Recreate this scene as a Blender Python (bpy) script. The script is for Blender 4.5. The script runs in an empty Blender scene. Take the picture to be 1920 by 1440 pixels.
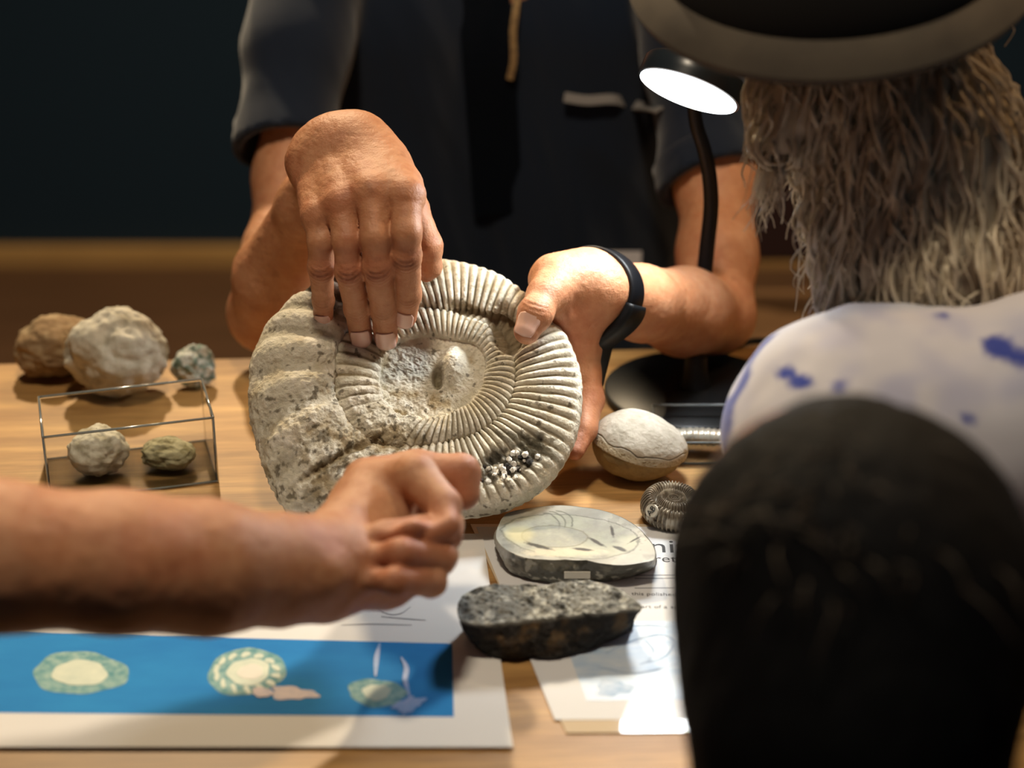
import bpy, bmesh, math, random
import numpy as np
from mathutils import Vector, Matrix
random.seed(7); rng = np.random.default_rng(7)
S = bpy.context.scene
COL = S.collection
PI = math.pi

# ------------------------------------------------------------------ camera, world, lights, exposure
TZ = 0.75                                   # table top height
F = 3472.0                                  # focal length for a 1920 px wide frame
PITCH = math.radians(25.0)
CAM = np.array([0.0, -1.314, TZ + 0.613])
FW = np.array([0, math.cos(PITCH), -math.sin(PITCH)])
UP = np.array([0, math.sin(PITCH), math.cos(PITCH)])
RT = np.array([1.0, 0, 0])
cam_d = bpy.data.cameras.new('camera'); cam = bpy.data.objects.new('camera', cam_d); COL.objects.link(cam)
cam.location = CAM; cam.rotation_euler = (PI/2 - PITCH, 0, 0)
cam_d.sensor_width = 36; cam_d.lens = F/1920*36; cam_d.clip_start = .05
cam_d.dof.use_dof = True; cam_d.dof.focus_distance = 1.232; cam_d.dof.aperture_fstop = 3.2; cam_d.dof.aperture_blades = 9
S.camera = cam
S.view_settings.view_transform = 'Standard'; S.view_settings.look = 'None'
S.view_settings.gamma = 1; S.view_settings.use_curve_mapping = False
S.view_settings.exposure = 0.15
S.cycles.use_denoising = True
S.cycles.max_bounces = 8
w = bpy.data.worlds.new('world'); S.world = w; w.use_nodes = True
w.node_tree.nodes['Background'].inputs[0].default_value = (.10, .42, .72, 1)
w.node_tree.nodes['Background'].inputs[1].default_value = .03

def area(name, loc, target, size, power, color, shape='DISK'):
    l = bpy.data.lights.new(name, 'AREA'); l.shape = shape; l.size = size; l.energy = power; l.color = color
    o = bpy.data.objects.new(name, l); COL.objects.link(o); o.location = loc
    o.rotation_euler = (Vector(target) - Vector(loc)).to_track_quat('-Z', 'Y').to_euler()
    return o
area('ceiling_spot_back', (-.46, 1.15, TZ + 1.45), (-.08, -.2, TZ), .09, 35.0, (1.0, .78, .50))
area('ceiling_panel_front', (-.12, -.66, TZ + 1.95), (-.05, -.1, TZ), .22, 18.0, (1.0, .83, .62))
area('rear_floor_fill', (.2, 1.7, 2.6), (.1, 1.9, 0), .3, 14.0, (1.0, .70, .38))  # added warm fill for the rear floor and baseboard, not a known fixture
area('ceiling_spot_right', (1.0, .2, TZ + 1.2), (.2, .1, TZ + .1), .2, 5.0, (1.0, .60, .28))

# ------------------------------------------------------------------ placement helpers
def P(px, py, t):
    return CAM + t*(FW + RT*((px - 960)/F) + UP*((720 - py)/F))
def Rr(r, t): return r*t/F
def ray_plane(px, py, p0, n):
    d = FW + RT*((px - 960)/F) + UP*((720 - py)/F)
    return CAM + d*(np.dot(p0 - CAM, n)/np.dot(d, n))
def PT(px, py, z=0.0):                      # point of the picture at height z over the table
    return ray_plane(px, py, np.array([0, 0, TZ + z]), np.array([0, 0, 1.0]))

# ------------------------------------------------------------------ noise (vectorised value noise)
def _h(ix, iy, iz, s):
    n = (ix*374761393 + iy*668265263 + iz*2147483647 + s*974634777) & 0xffffffff
    n = ((n ^ (n >> 13))*1274126177) & 0xffffffff
    n = ((n ^ (n >> 16))*2246822519) & 0xffffffff
    return ((n ^ (n >> 15)) & 0xffffff)/float(0xffffff)
def vnoise(p, s=0):
    p = np.asarray(p, dtype=np.float64); i = np.floor(p).astype(np.int64); f = p - i; u = f*f*(3 - 2*f)
    r = 0
    for a in (0, 1):
        for b in (0, 1):
            for c in (0, 1):
                wgt = (u[..., 0] if a else 1 - u[..., 0])*(u[..., 1] if b else 1 - u[..., 1])*(u[..., 2] if c else 1 - u[..., 2])
                r = r + wgt*_h(i[..., 0] + a, i[..., 1] + b, i[..., 2] + c, s)
    return r*2 - 1
def fbm(p, sc, octv=4, s=0, gain=.5):
    p = np.asarray(p)*sc; r = 0; a = 1; t = 0
    for k in range(octv):
        r = r + a*vnoise(p*(2.03**k) + 17.3*k, s + k); t += a; a *= gain
    return r/t
def sst(a, b, x):
    x = np.clip((x - a)/(b - a), 0, 1); return x*x*(3 - 2*x)

# ------------------------------------------------------------------ materials
def mat(name, col=(.5, .5, .5), rough=.5, metal=0, coat=0, trans=0, ior=1.45, attr=None, var=None, bump=None, sss=0, sss_col=None, emit=None, sheen=0, spec=None, coat_rough=.05):
    """var = (scale, second colour, contrast, stretch); bump = (scale, strength, distance, stretch)"""
    m = bpy.data.materials.new(name); m.use_nodes = True; nt = m.node_tree; N = nt.nodes; L = nt.links
    b = N['Principled BSDF']
    b.inputs['Base Color'].default_value = (*col, 1); b.inputs['Roughness'].default_value = rough
    b.inputs['Metallic'].default_value = metal; b.inputs['IOR'].default_value = ior
    b.inputs['Coat Weight'].default_value = coat; b.inputs['Coat Roughness'].default_value = coat_rough
    b.inputs['Transmission Weight'].default_value = trans
    b.inputs['Sheen Weight'].default_value = sheen
    if spec is not None: b.inputs['Specular IOR Level'].default_value = spec
    if sss:
        b.inputs['Subsurface Weight'].default_value = sss
        b.inputs['Subsurface Radius'].default_value = (1, .35, .18); b.inputs['Subsurface Scale'].default_value = .004
    if emit: b.inputs['Emission Color'].default_value = (*emit[0], 1); b.inputs['Emission Strength'].default_value = emit[1]
    tc = N.new('ShaderNodeTexCoord'); src = None
    if attr:
        a = N.new('ShaderNodeAttribute'); a.attribute_name = attr; src = a.outputs['Color']
    def noise(scale, stretch=(1, 1, 1), det=6):
        mp = N.new('ShaderNodeMapping'); mp.inputs['Scale'].default_value = stretch; L.new(tc.outputs['Object'], mp.inputs[0])
        n = N.new('ShaderNodeTexNoise'); n.inputs['Scale'].default_value = scale; n.inputs['Detail'].default_value = det
        n.inputs['Roughness'].default_value = .6
        L.new(mp.outputs[0], n.inputs['Vector']); return n.outputs['Fac']
    if var:
        nz = noise(var[0], var[3] if len(var) > 3 else (1, 1, 1))
        cr = N.new('ShaderNodeMapRange'); cr.inputs[1].default_value = .5 - .5/var[2]; cr.inputs[2].default_value = .5 + .5/var[2]
        L.new(nz, cr.inputs[0])
        mx = N.new('ShaderNodeMix'); mx.data_type = 'RGBA'; L.new(cr.outputs[0], mx.inputs['Factor'])
        mx.inputs['B'].default_value = (*var[1], 1)
        if src:
            mx.blend_type = 'MULTIPLY'; L.new(src, mx.inputs['A'])
        else: mx.inputs['A'].default_value = (*col, 1)
        src = mx.outputs['Result']
    if src: L.new(src, b.inputs['Base Color'])
    if bump:
        nz = noise(bump[0], bump[3] if len(bump) > 3 else (1, 1, 1), 8)
        bp = N.new('ShaderNodeBump'); bp.inputs['Strength'].default_value = bump[1]; bp.inputs['Distance'].default_value = bump[2]
        L.new(nz, bp.inputs['Height']); L.new(bp.outputs[0], b.inputs['Normal'])
    return m

M = {}
M['skin'] = mat('skin', rough=.48, attr='Col', var=(110, (.78, .62, .55), 1.8), bump=(650, .55, .0009), sss=.14)
M['nail'] = mat('nail', (.72, .46, .37), rough=.22, coat=.4, sss=.1)
M['fossil'] = mat('fossil', rough=.9, attr='Col', var=(160, (.80, .76, .68), 1.8), bump=(330, 1.0, .0018), spec=.2)
M['fossil_back'] = M['fossil']
M['stone'] = mat('stone', rough=.8, attr='Col', var=(220, (.72, .70, .64), 1.8), bump=(500, .6, .0008), spec=.3)
M['rockm'] = mat('rough_rock', rough=.75, attr='Col', var=(260, (.55, .54, .5), 2.2), bump=(380, .9, .0015), spec=.4)
M['polish'] = mat('polished_stone', rough=.35, attr='Col', var=(150, (.82, .82, .78), 1.6), coat=.35, coat_rough=.15)
M['pyrite'] = mat('shell_metal', rough=.3, attr='Col', metal=.35, bump=(300, .4, .0006), coat=.4)
M['crystal'] = mat('crystal', (.86, .84, .76), rough=.15, coat=.5)
M['crystal_dark'] = mat('crystal_dark', (.05, .05, .05), rough=.2)
M['shirt'] = mat('shirt', (.0055, .0125, .028), rough=.9, bump=(1500, .25, .0004), sheen=.25, spec=.2)
M['vest'] = mat('vest', (.003, .005, .009), rough=.95, spec=.1)
M['grey_piping'] = mat('grey_piping', (.22, .21, .2), rough=.8)
M['tan_cord'] = mat('tan_cord', (.42, .29, .13), rough=.6, var=(300, (.15, .10, .05), 3))
M['paper'] = mat('paper', (.70, .69, .67), rough=.8, spec=.2)
M['lam'] = mat('laminated_paper', (.68, .69, .70), rough=.8, spec=.1, coat=.08, coat_rough=.03)
M['lam_clear'] = mat('laminate_film', (.58, .47, .33), rough=.8, spec=.1, coat=1, coat_rough=.04)
M['ink'] = mat('ink', (.02, .022, .025), rough=.6)
M['ink_grey'] = mat('ink_grey', (.25, .26, .28), rough=.6)
M['blue'] = mat('blue_print', (.035, .26, .58), rough=.8, spec=.1, var=(9, (.022, .17, .46), 2.0, (1, 3, 1)))
M['pale_blue'] = mat('pale_blue_print', (.36, .50, .68), rough=.4, var=(45, (.62, .68, .74), 2.5, (1, 2.5, 1)), coat=.05)
M['p_teal'] = mat('print_teal', (.06, .24, .27), rough=.7, var=(180, (.30, .45, .40), 3))
M['p_cream'] = mat('print_cream', (.55, .60, .47), rough=.5, var=(110, (.40, .48, .40), 2))
M['p_pink'] = mat('print_pink', (.50, .36, .34), rough=.5, var=(120, (.25, .22, .32), 2.5))
M['p_lav'] = mat('print_lavender', (.38, .44, .66), rough=.5, var=(90, (.15, .33, .62), 2.5))
M['p_pale'] = mat('print_sketch', (.20, .33, .52), rough=.5, var=(90, (.5, .58, .68), 2.5))
M['black'] = mat('black_plastic', (.005, .006, .007), rough=.42, spec=.28)
M['black_matt'] = mat('black_rubber', (.005, .0055, .007), rough=.4, spec=.2)
M['lamp_shell'] = mat('lamp_shell', (.018, .024, .03), rough=.3)  # grey made lighter to stand in for the glow on the lamp rim
M['steel'] = mat('steel', (.55, .56, .58), rough=.25, metal=1)
M['led'] = mat('led_diffuser', (1, 1, 1), rough=.4, emit=((.93, .98, 1.0), 6))
M['hair_dark'] = mat('dark_hair', (.0035, .0035, .004), rough=.75, bump=(250, .25, .001, (6, 6, .6)), spec=.15)
M['hair_fair'] = mat('fair_hair', (.82, .73, .56), rough=.4, var=(70, (.38, .29, .19), 2))
M['hair_grey'] = mat('grey_hair', (.12, .11, .10), rough=.7)
M['jacket'] = mat('dark_jacket', (.006, .007, .009), rough=.95)
M['hat_dark'] = mat('hat_crown', (.004, .0035, .0035), rough=.95)
M['hat_beige'] = mat('hat_brim', (.085, .068, .048), rough=.95, var=(25, (.05, .04, .03), 2))
M['tag'] = mat('tag_white', (.62, .62, .66), rough=.5)
M['label'] = mat('label_paper', (.66, .64, .55), rough=.6)
M['clear'] = mat('clear_plastic', (.97, .98, .98), rough=.02, trans=1.0, ior=1.12)
M['clear_edge'] = mat('clear_plastic_edge', (.35, .40, .42), rough=.12, trans=.6, ior=1.3)
M['foam'] = mat('dark_foam', (.012, .014, .016), rough=.9)
M['wall'] = mat('dark_wall', (.004, .020, .042), rough=.95)
M['floor'] = mat('oak_floor', (.12, .06, .028), rough=.6, var=(3, (.075, .037, .017), 2, (1, 9, 1)))
M['oakboard'] = mat('oak_board', (.55, .34, .13), rough=.5, var=(4, (.42, .25, .09), 2, (1, 1, 8)))
M['chairwood'] = mat('chair_wood', (.16, .085, .035), rough=.5, var=(8, (.10, .05, .02), 2, (1, 1, 8)))
M['maroon'] = mat('maroon_cloth', (.03, .012, .012), rough=.9)

def wood_material():
    m = bpy.data.materials.new('oak_veneer'); m.use_nodes = True; nt = m.node_tree; N = nt.nodes; L = nt.links
    b = N['Principled BSDF']; b.inputs['Roughness'].default_value = .5; b.inputs['Coat Weight'].default_value = .0
    tc = N.new('ShaderNodeTexCoord'); mp = N.new('ShaderNodeMapping'); mp.inputs['Scale'].default_value = (1.2, 22, 1)
    L.new(tc.outputs['Object'], mp.inputs[0])
    n1 = N.new('ShaderNodeTexNoise'); n1.inputs['Scale'].default_value = 3; n1.inputs['Detail'].default_value = 8; n1.inputs['Distortion'].default_value = .4
    L.new(mp.outputs[0], n1.inputs['Vector'])
    mp2 = N.new('ShaderNodeMapping'); mp2.inputs['Scale'].default_value = (12, 260, 1); L.new(tc.outputs['Object'], mp2.inputs[0])
    n2 = N.new('ShaderNodeTexNoise'); n2.inputs['Scale'].default_value = 3; n2.inputs['Detail'].default_value = 3
    L.new(mp2.outputs[0], n2.inputs['Vector'])
    cr = N.new('ShaderNodeValToRGB'); cr.color_ramp.elements[0].position = .3; cr.color_ramp.elements[1].position = .72
    cr.color_ramp.elements[0].color = (.28, .14, .042, 1); cr.color_ramp.elements[1].color = (.55, .32, .11, 1)
    L.new(n1.outputs['Fac'], cr.inputs[0])
    mr = N.new('ShaderNodeMapRange'); mr.inputs[1].default_value = .35; mr.inputs[2].default_value = .65; mr.inputs[3].default_value = .78; mr.inputs[4].default_value = 1.05
    L.new(n2.outputs['Fac'], mr.inputs[0])
    mx = N.new('ShaderNodeMix'); mx.data_type = 'RGBA'; mx.blend_type = 'MULTIPLY'; mx.inputs['Factor'].default_value = 1
    L.new(cr.outputs[0], mx.inputs['A']); L.new(mr.outputs[0], mx.inputs['B']); L.new(mx.outputs['Result'], b.inputs['Base Color'])
    bp = N.new('ShaderNodeBump'); bp.inputs['Strength'].default_value = .15; bp.inputs['Distance'].default_value = .0005
    L.new(n2.outputs['Fac'], bp.inputs['Height']); L.new(bp.outputs[0], b.inputs['Normal'])
    return m
M['wood'] = wood_material()

# ------------------------------------------------------------------ object helpers
def link_mesh(name, verts, faces, m, parent=None, smooth=True, col=None, mats=None, origin=None):
    me = bpy.data.meshes.new(name)
    v = np.asarray(verts, dtype=np.float64)
    org = np.zeros(3)
    if origin is not None: org = np.asarray(origin, float)
    elif parent is not None and parent.type == 'EMPTY': org = np.array(parent.location)
    v = v - org
    if isinstance(faces, np.ndarray):
        k = faces.shape[1]; nf = len(faces)
        me.vertices.add(len(v)); me.vertices.foreach_set('co', v.ravel())
        me.loops.add(nf*k); me.loops.foreach_set('vertex_index', faces.astype(np.int32).ravel())
        me.polygons.add(nf); me.polygons.foreach_set('loop_start', np.arange(nf, dtype=np.int32)*k)
        me.update(calc_edges=True)
    else:
        me.from_pydata([tuple(x) for x in v], [], faces)
    me.validate()
    if smooth: me.polygons.foreach_set('use_smooth', np.ones(len(me.polygons), bool))
    if col is not None:
        ca = me.color_attributes.new('Col', 'FLOAT_COLOR', 'POINT')
        c = np.ones((len(v), 4)); c[:, :3] = np.clip(col, 0, 1); ca.data.foreach_set('color', c.ravel())
    me.materials.append(m)
    me.update()
    o = bpy.data.objects.new(name, me); COL.objects.link(o)
    if parent is not None:
        o.parent = parent
        if parent.type == 'EMPTY': o.location = (0, 0, 0)
        else: o.location = tuple(org - world_loc(parent))
    else: o.location = tuple(org)
    return o
def world_loc(o):
    l = np.array(o.location, float)
    while o.parent: o = o.parent; l = l + np.array(o.location, float)
    return l
def tag(o, label=None, cat=None, group=None, kind=None):
    if label: o['label'] = label
    if cat: o['category'] = cat
    if group: o['group'] = group
    if kind: o['kind'] = kind
    return o
def empty(name, loc, label, cat, group=None):
    o = bpy.data.objects.new(name, None); o.location = tuple(loc); o.empty_display_size = .05; COL.objects.link(o)
    return tag(o, label, cat, group)
def from_bm(name, bm, m, parent=None, smooth=False, bevel=0, origin=None):
    bmesh.ops.recalc_face_normals(bm, faces=bm.faces[:])
    v = [tuple(x.co) for x in bm.verts]; bm.verts.index_update()
    f = [[x.index for x in fc.verts] for fc in bm.faces]; bm.free()
    o = link_mesh(name, v, f, m, parent, smooth, origin=origin)
    if bevel:
        md = o.modifiers.new('bevel', 'BEVEL'); md.width = bevel; md.segments = 2; md.limit_method = 'ANGLE'
    return o
def box_bm(lo, hi, bm=None):
    bm = bm or bmesh.new(); lo = np.array(lo); hi = np.array(hi)
    r = bmesh.ops.create_cube(bm, size=1); c = (lo + hi)/2; s = hi - lo
    for v in r['verts']: v.co = Vector((v.co.x*s[0] + c[0], v.co.y*s[1] + c[1], v.co.z*s[2] + c[2]))
    return bm
def box(name, lo, hi, m, parent=None, bevel=0):
    return from_bm(name, box_bm(lo, hi), m, parent, bevel=bevel, origin=None if parent else ((lo[0]+hi[0])/2, (lo[1]+hi[1])/2, lo[2]))
def frame_of(d, ref=(0, 0, 1)):
    d = np.asarray(d, float); d = d/np.linalg.norm(d); ref = np.asarray(ref, float)
    if abs(np.dot(d, ref)) > .98: ref = np.array([1.0, 0, 0])
    a = np.cross(d, ref); a /= np.linalg.norm(a); return a, np.cross(a, d), d
def tube(pts, rad, n=12, flat=1.0, ref=(0, 0, 1)):
    """tube along points; rad scalar or list; returns verts, quads"""
    pts = [np.asarray(p, float) for p in pts]; k = len(pts); V = []; Fc = []
    if np.isscalar(rad): rad = [rad]*k
    a = None
    for i, p in enumerate(pts):
        d = pts[min(i + 1, k - 1)] - pts[max(i - 1, 0)]
        d = d/(np.linalg.norm(d) + 1e-12)
        if a is None: a, b, _ = frame_of(d, ref)
        else:
            a = a - d*np.dot(a, d); a /= np.linalg.norm(a); b = np.cross(a, d)
        for j in range(n):
            t = 2*PI*j/n; V.append(p + rad[i]*(a*math.cos(t) + flat*b*math.sin(t)))
    for i in range(k - 1):
        for j in range(n):
            Fc.append([i*n + j, i*n + (j + 1) % n, (i + 1)*n + (j + 1) % n, (i + 1)*n + j])
    Fc.append(list(range(n))[::-1]); Fc.append([(k - 1)*n + j for j in range(n)])
    return V, Fc
def catmull(pts, m=8):
    pts = [np.asarray(p, float) for p in pts]; q = [2*pts[0] - pts[1]] + pts + [2*pts[-1] - pts[-2]]; out = []
    for i in range(1, len(q) - 2):
        for j in range(m):
            t = j/m
            out.append(.5*((2*q[i]) + (-q[i-1] + q[i+1])*t + (2*q[i-1] - 5*q[i] + 4*q[i+1] - q[i+2])*t*t + (-q[i-1] + 3*q[i] - 3*q[i+1] + q[i+2])*t**3))
    out.append(pts[-1]); return out
def lathe(name, prof, m, parent, center, axis=(0, 0, 1), n=64, smooth=True, bevel=0):
    """prof: list of (radius, height) along axis"""
    a, b, d = frame_of(axis); V = []; Fc = []; k = len(prof)
    for r, h in prof:
        for j in range(n):
            t = 2*PI*j/n; V.append(np.asarray(center) + d*h + r*(a*math.cos(t) + b*math.sin(t)))
    for i in range(k - 1):
        for j in range(n):
            Fc.append([i*n + j, i*n + (j + 1) % n, (i + 1)*n + (j + 1) % n, (i + 1)*n + j])
    bm = bmesh.new(); vs = [bm.verts.new(tuple(v)) for v in V]
    for f in Fc: bm.faces.new([vs[i] for i in f])
    bm.faces.new([vs[j] for j in range(n)]); bm.faces.new([vs[(k - 1)*n + j] for j in range(n)])
    bmesh.ops.remove_doubles(bm, verts=bm.verts[:], dist=1e-6)
    bmesh.ops.dissolve_degenerate(bm, edges=bm.edges[:], dist=1e-7)
    o = from_bm(name, bm, m, parent, smooth=smooth)
    if smooth:
        md = o.modifiers.new('split', 'EDGE_SPLIT'); md.split_angle = math.radians(40)
    return o

# ------------------------------------------------------------------ implicit surfaces
def smin(a, b, k):
    if k <= 0: return np.minimum(a, b)
    h = np.clip(.5 + .5*(b - a)/k, 0, 1)
    return b*(1 - h) + a*h - k*h*(1 - h)
def cone(a, ra, b, rb):
    a = np.asarray(a, float); b = np.asarray(b, float); ba = b - a; bb = max(float(ba@ba), 1e-12)
    def f(p):
        h = np.clip(((p - a)@ba)/bb, 0, 1)
        q = p - a - h[..., None]*ba
        return np.sqrt((q*q).sum(-1)) - (ra + (rb - ra)*h)
    return f
def ell(c, R, ax=None):
    c = np.asarray(c, float); R = np.asarray(R, float); ax = np.eye(3) if ax is None else np.asarray(ax)
    def f(p):
        q = (p - c)@ax.T; k0 = np.sqrt(((q/R)**2).sum(-1)) + 1e-9; k1 = np.sqrt(((q/(R*R))**2).sum(-1)) + 1e-9
        return k0*(k0 - 1)/k1
    return f
def union(fs, k):
    def f(p):
        d = fs[0](p)
        for g in fs[1:]: d = smin(d, g(p), k)
        return d
    return f
def chain(J):                               # J: list of (point, radius)
    return [cone(J[i][0], J[i][1], J[i+1][0], J[i+1][1]) for i in range(len(J) - 1)]
def polygonise(f, lo, hi, h, B=12):
    """sparse-evaluated surface nets, vertices projected on the surface"""
    lo = np.asarray(lo, float); hi = np.asarray(hi, float)
    nb = np.ceil((hi - lo)/(h*B)).astype(int); n = nb*B + 1
    vol = np.full(n, 1.0, dtype=np.float32)
    bc = np.stack(np.meshgrid(*[np.arange(nb[i]) for i in range(3)], indexing='ij'), -1).reshape(-1, 3)
    cen = lo + (bc + .5)*B*h
    dc = f(cen)
    act = np.abs(dc) < h*B*.5*1.7321*1.25 + .002
    for b, d in zip(bc[~act], dc[~act]):
        if d < 0: vol[b[0]*B:b[0]*B+B+1, b[1]*B:b[1]*B+B+1, b[2]*B:b[2]*B+B+1] = -1
    g = np.stack(np.meshgrid(*[np.arange(B + 1)]*3, indexing='ij'), -1).reshape(-1, 3)
    ab = bc[act]
    for c0 in range(0, len(ab), 64):
        ch = ab[c0:c0+64]
        idx = ch[:, None, :]*B + g[None]
        d = f(lo + idx*h)
        vol[idx[..., 0], idx[..., 1], idx[..., 2]] = d
    s = vol < 0
    c = s[:-1, :-1, :-1].astype(np.int8)
    for a in (0, 1):
        for b in (0, 1):
            for e in (0, 1):
                if a or b or e: c = c + s[a:n[0]-1+a, b:n[1]-1+b, e:n[2]-1+e]
    cell = (c > 0) & (c < 8)
    ci = np.argwhere(cell)
    vid = np.full(cell.shape, -1, dtype=np.int64); vid[cell] = np.arange(len(ci))
    acc = np.zeros((len(ci), 3)); cnt = np.zeros(len(ci))
    corners = [(a, b, e) for a in (0, 1) for b in (0, 1) for e in (0, 1)]
    for i, A in enumerate(corners):
        for Bc in corners[i+1:]:
            if sum(abs(x - y) for x, y in zip(A, Bc)) != 1: continue
            va = vol[ci[:, 0]+A[0], ci[:, 1]+A[1], ci[:, 2]+A[2]]; vb = vol[ci[:, 0]+Bc[0], ci[:, 1]+Bc[1], ci[:, 2]+Bc[2]]
            m_ = (va < 0) != (vb < 0)
            t = np.where(m_, va/(va - vb + 1e-20), 0)[:, None]
            pt = np.array(A) + t*(np.array(Bc) - np.array(A))
            acc[m_] += pt[m_]; cnt[m_] += 1
    v = lo + (ci + acc/cnt[:, None])*h
    quads = []
    for ax in range(3):
        o1, o2 = [(1, 2), (2, 0), (0, 1)][ax]
        sl0 = [slice(None)]*3; sl1 = [slice(None)]*3; sl0[ax] = slice(0, -1); sl1[ax] = slice(1, None)
        s0 = s[tuple(sl0)]; s1 = s[tuple(sl1)]
        e = np.argwhere(s0 != s1)
        ok = (e[:, o1] > 0) & (e[:, o2] > 0) & (e[:, o1] < n[o1]-1) & (e[:, o2] < n[o2]-1)
        e = e[ok]; inside0 = s0[e[:, 0], e[:, 1], e[:, 2]]
        def cid(d1, d2):
            q = e.copy(); q[:, o1] -= d1; q[:, o2] -= d2; return vid[q[:, 0], q[:, 1], q[:, 2]]
        q = np.stack([cid(0, 0), cid(1, 0), cid(1, 1), cid(0, 1)], 1)
        q[~inside0] = q[~inside0][:, ::-1]
        quads.append(q)
    q = np.concatenate(quads)
    for it in range(2):
        d, gr = sdf_grad(f, v, h*.5); v = v - gr*np.clip(d, -h, h)[:, None]
    d, gr = sdf_grad(f, v, h*.5)
    return v, q, gr
def sdf_grad(f, v, e):
    d = f(v); g = np.stack([f(v + np.eye(3)[i]*e) - d for i in range(3)], -1)
    g /= (np.linalg.norm(g, axis=1, keepdims=True) + 1e-12); return d, g

# ================================================================== STRUCTURE
o = box('floor', (-2.6, -2.4, -.05), (2.6, 2.2, 0), M['floor']); tag(o, kind='structure')
o = box('wall_back', (-2.6, 2.2, 0), (2.6, 2.3, 2.8), M['wall']); tag(o, kind='structure')
o = box('wall_left', (-2.7, -2.4, 0), (-2.6, 2.3, 2.8), M['wall']); tag(o, kind='structure')
o = box('wall_right', (2.6, -2.4, 0), (2.7, 2.3, 2.8), M['wall']); tag(o, kind='structure')

o = box('baseboard_back', (-2.6, 2.17, 0), (2.6, 2.2, .035), M['oakboard']); tag(o, kind='structure')

# ------------------------------------------------------------------ table
YF = .058
tb = empty('table', (-.1, -.15, 0), 'long oak-veneered table with pale wood grain carrying the fossils and papers', 'table')
o = box('tabletop', (-1.0, -.53, TZ - .028), (.42, YF, TZ), M['wood'], tb, bevel=.003)
for x in (-.95, .37):
    for y in (-.48, YF - .06):
        box('leg', (x - .02, y - .02, 0), (x + .02, y + .02, TZ - .028), M['steel'], tb, bevel=.003)

tb.rotation_euler = (0, 0, math.radians(3.2))
# ------------------------------------------------------------------ chair behind on the right
ch = empty('wooden_chair', (.43, .72, 0), 'wooden chair with dark maroon back pad standing behind the seated man', 'chair')
for x in (.26, .60):
    box('leg', (x - .018, .52, 0), (x + .018, .556, .42), M['chairwood'], ch, .004)
    box('leg', (x - .018, .90, 0), (x + .018, .936, .66), M['chairwood'], ch, .004)
box('seat', (.24, .51, .42), (.62, .94, .45), M['chairwood'], ch, .006)
box('backrest', (.28, .905, .50), (.58, .93, .645), M['maroon'], ch, .008)
box('top_rail', (.24, .895, .65), (.62, .94, .69), M['chairwood'], ch, .006)

# ================================================================== PAPERS
def sheet(name, px_corners, m, label, cat, z0, thick=.0006, group=None):
    c = [PT(x, y, z0) for x, y in px_corners]
    ctr = np.mean(c, 0); o = empty(name, (ctr[0], ctr[1], TZ + z0), label, cat, group)
    bm = bmesh.new(); lo = [bm.verts.new(tuple(p)) for p in c]; hi = [bm.verts.new((p[0], p[1], p[2] + thick)) for p in c]
    bm.faces.new(lo[::-1]); bm.faces.new(hi)
    for i in range(len(c)): bm.faces.new([lo[i], lo[(i+1) % len(c)], hi[(i+1) % len(c)], hi[i]])
    from_bm('paper', bm, m, o)
    return o, z0 + thick
def flat(name, pts, z, m, parent, thick=.00012):
    """printed patch on a sheet; pts are table-plane points"""
    bm = bmesh.new(); hi = [bm.verts.new((p[0], p[1], TZ + z + thick)) for p in pts]; lo = [bm.verts.new((p[0], p[1], TZ + z)) for p in pts]
    bm.faces.new(hi); bm.faces.new(lo[::-1]); n = len(pts)
    for i in range(n): bm.faces.new([lo[i], lo[(i+1) % n], hi[(i+1) % n], hi[i]])
    return from_bm(name, bm, m, parent)
def blob(cx, cy, rx, ry, rot=0, wob=.08, n=40, seed=0, z=0):
    r = random.Random(seed); ph = [r.random()*6 for _ in range(4)]; pts = []
    for i in range(n):
        t = 2*PI*i/n; k = 1 + wob*(math.sin(3*t + ph[0]) + .6*math.sin(7*t + ph[1]))
        x = rx*k*math.cos(t); y = ry*k*math.sin(t)
        pts.append(PT(cx + x*math.cos(rot) - y*math.sin(rot), cy + x*math.sin(rot) + y*math.cos(rot), z))
    return pts[::-1]
def stroke(pp, w, z):
    c = catmull([PT(x, y, z) for x, y in pp], 6); L_ = []; R_ = []
    for i, p in enumerate(c):
        d = c[min(i+1, len(c)-1)] - c[max(i-1, 0)]; n = np.array([-d[1], d[0], 0]); n /= np.linalg.norm(n) + 1e-9
        k = w*(.35 + .65*math.sin(PI*i/(len(c)-1)))
        L_.append(p + n*k); R_.append(p - n*k)
    return R_ + L_[::-1]
def text(name, s, px, py, z, size, m, parent, rot=0.0, align='LEFT', thick=.00008, normal_up=True):
    cu = bpy.data.curves.new(name, 'FONT'); cu.body = s; cu.size = size; cu.align_x = align; cu.extrude = thick
    cu.resolution_u = 3
    to = bpy.data.objects.new('tmp', cu); COL.objects.link(to)
    me = bpy.data.meshes.new_from_object(to.evaluated_get(bpy.context.evaluated_depsgraph_get()))
    bpy.data.objects.remove(to); me.name = name
    me.materials.clear(); me.materials.append(m)
    o = bpy.data.objects.new(name, me); COL.objects.link(o)
    p = PT(px, py, z) if not isinstance(px, np.ndarray) else px
    o.location = tuple(p - world_loc(parent)) if parent else tuple(p); o.rotation_euler = (0, 0, rot); o.parent = parent
    return o

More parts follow.
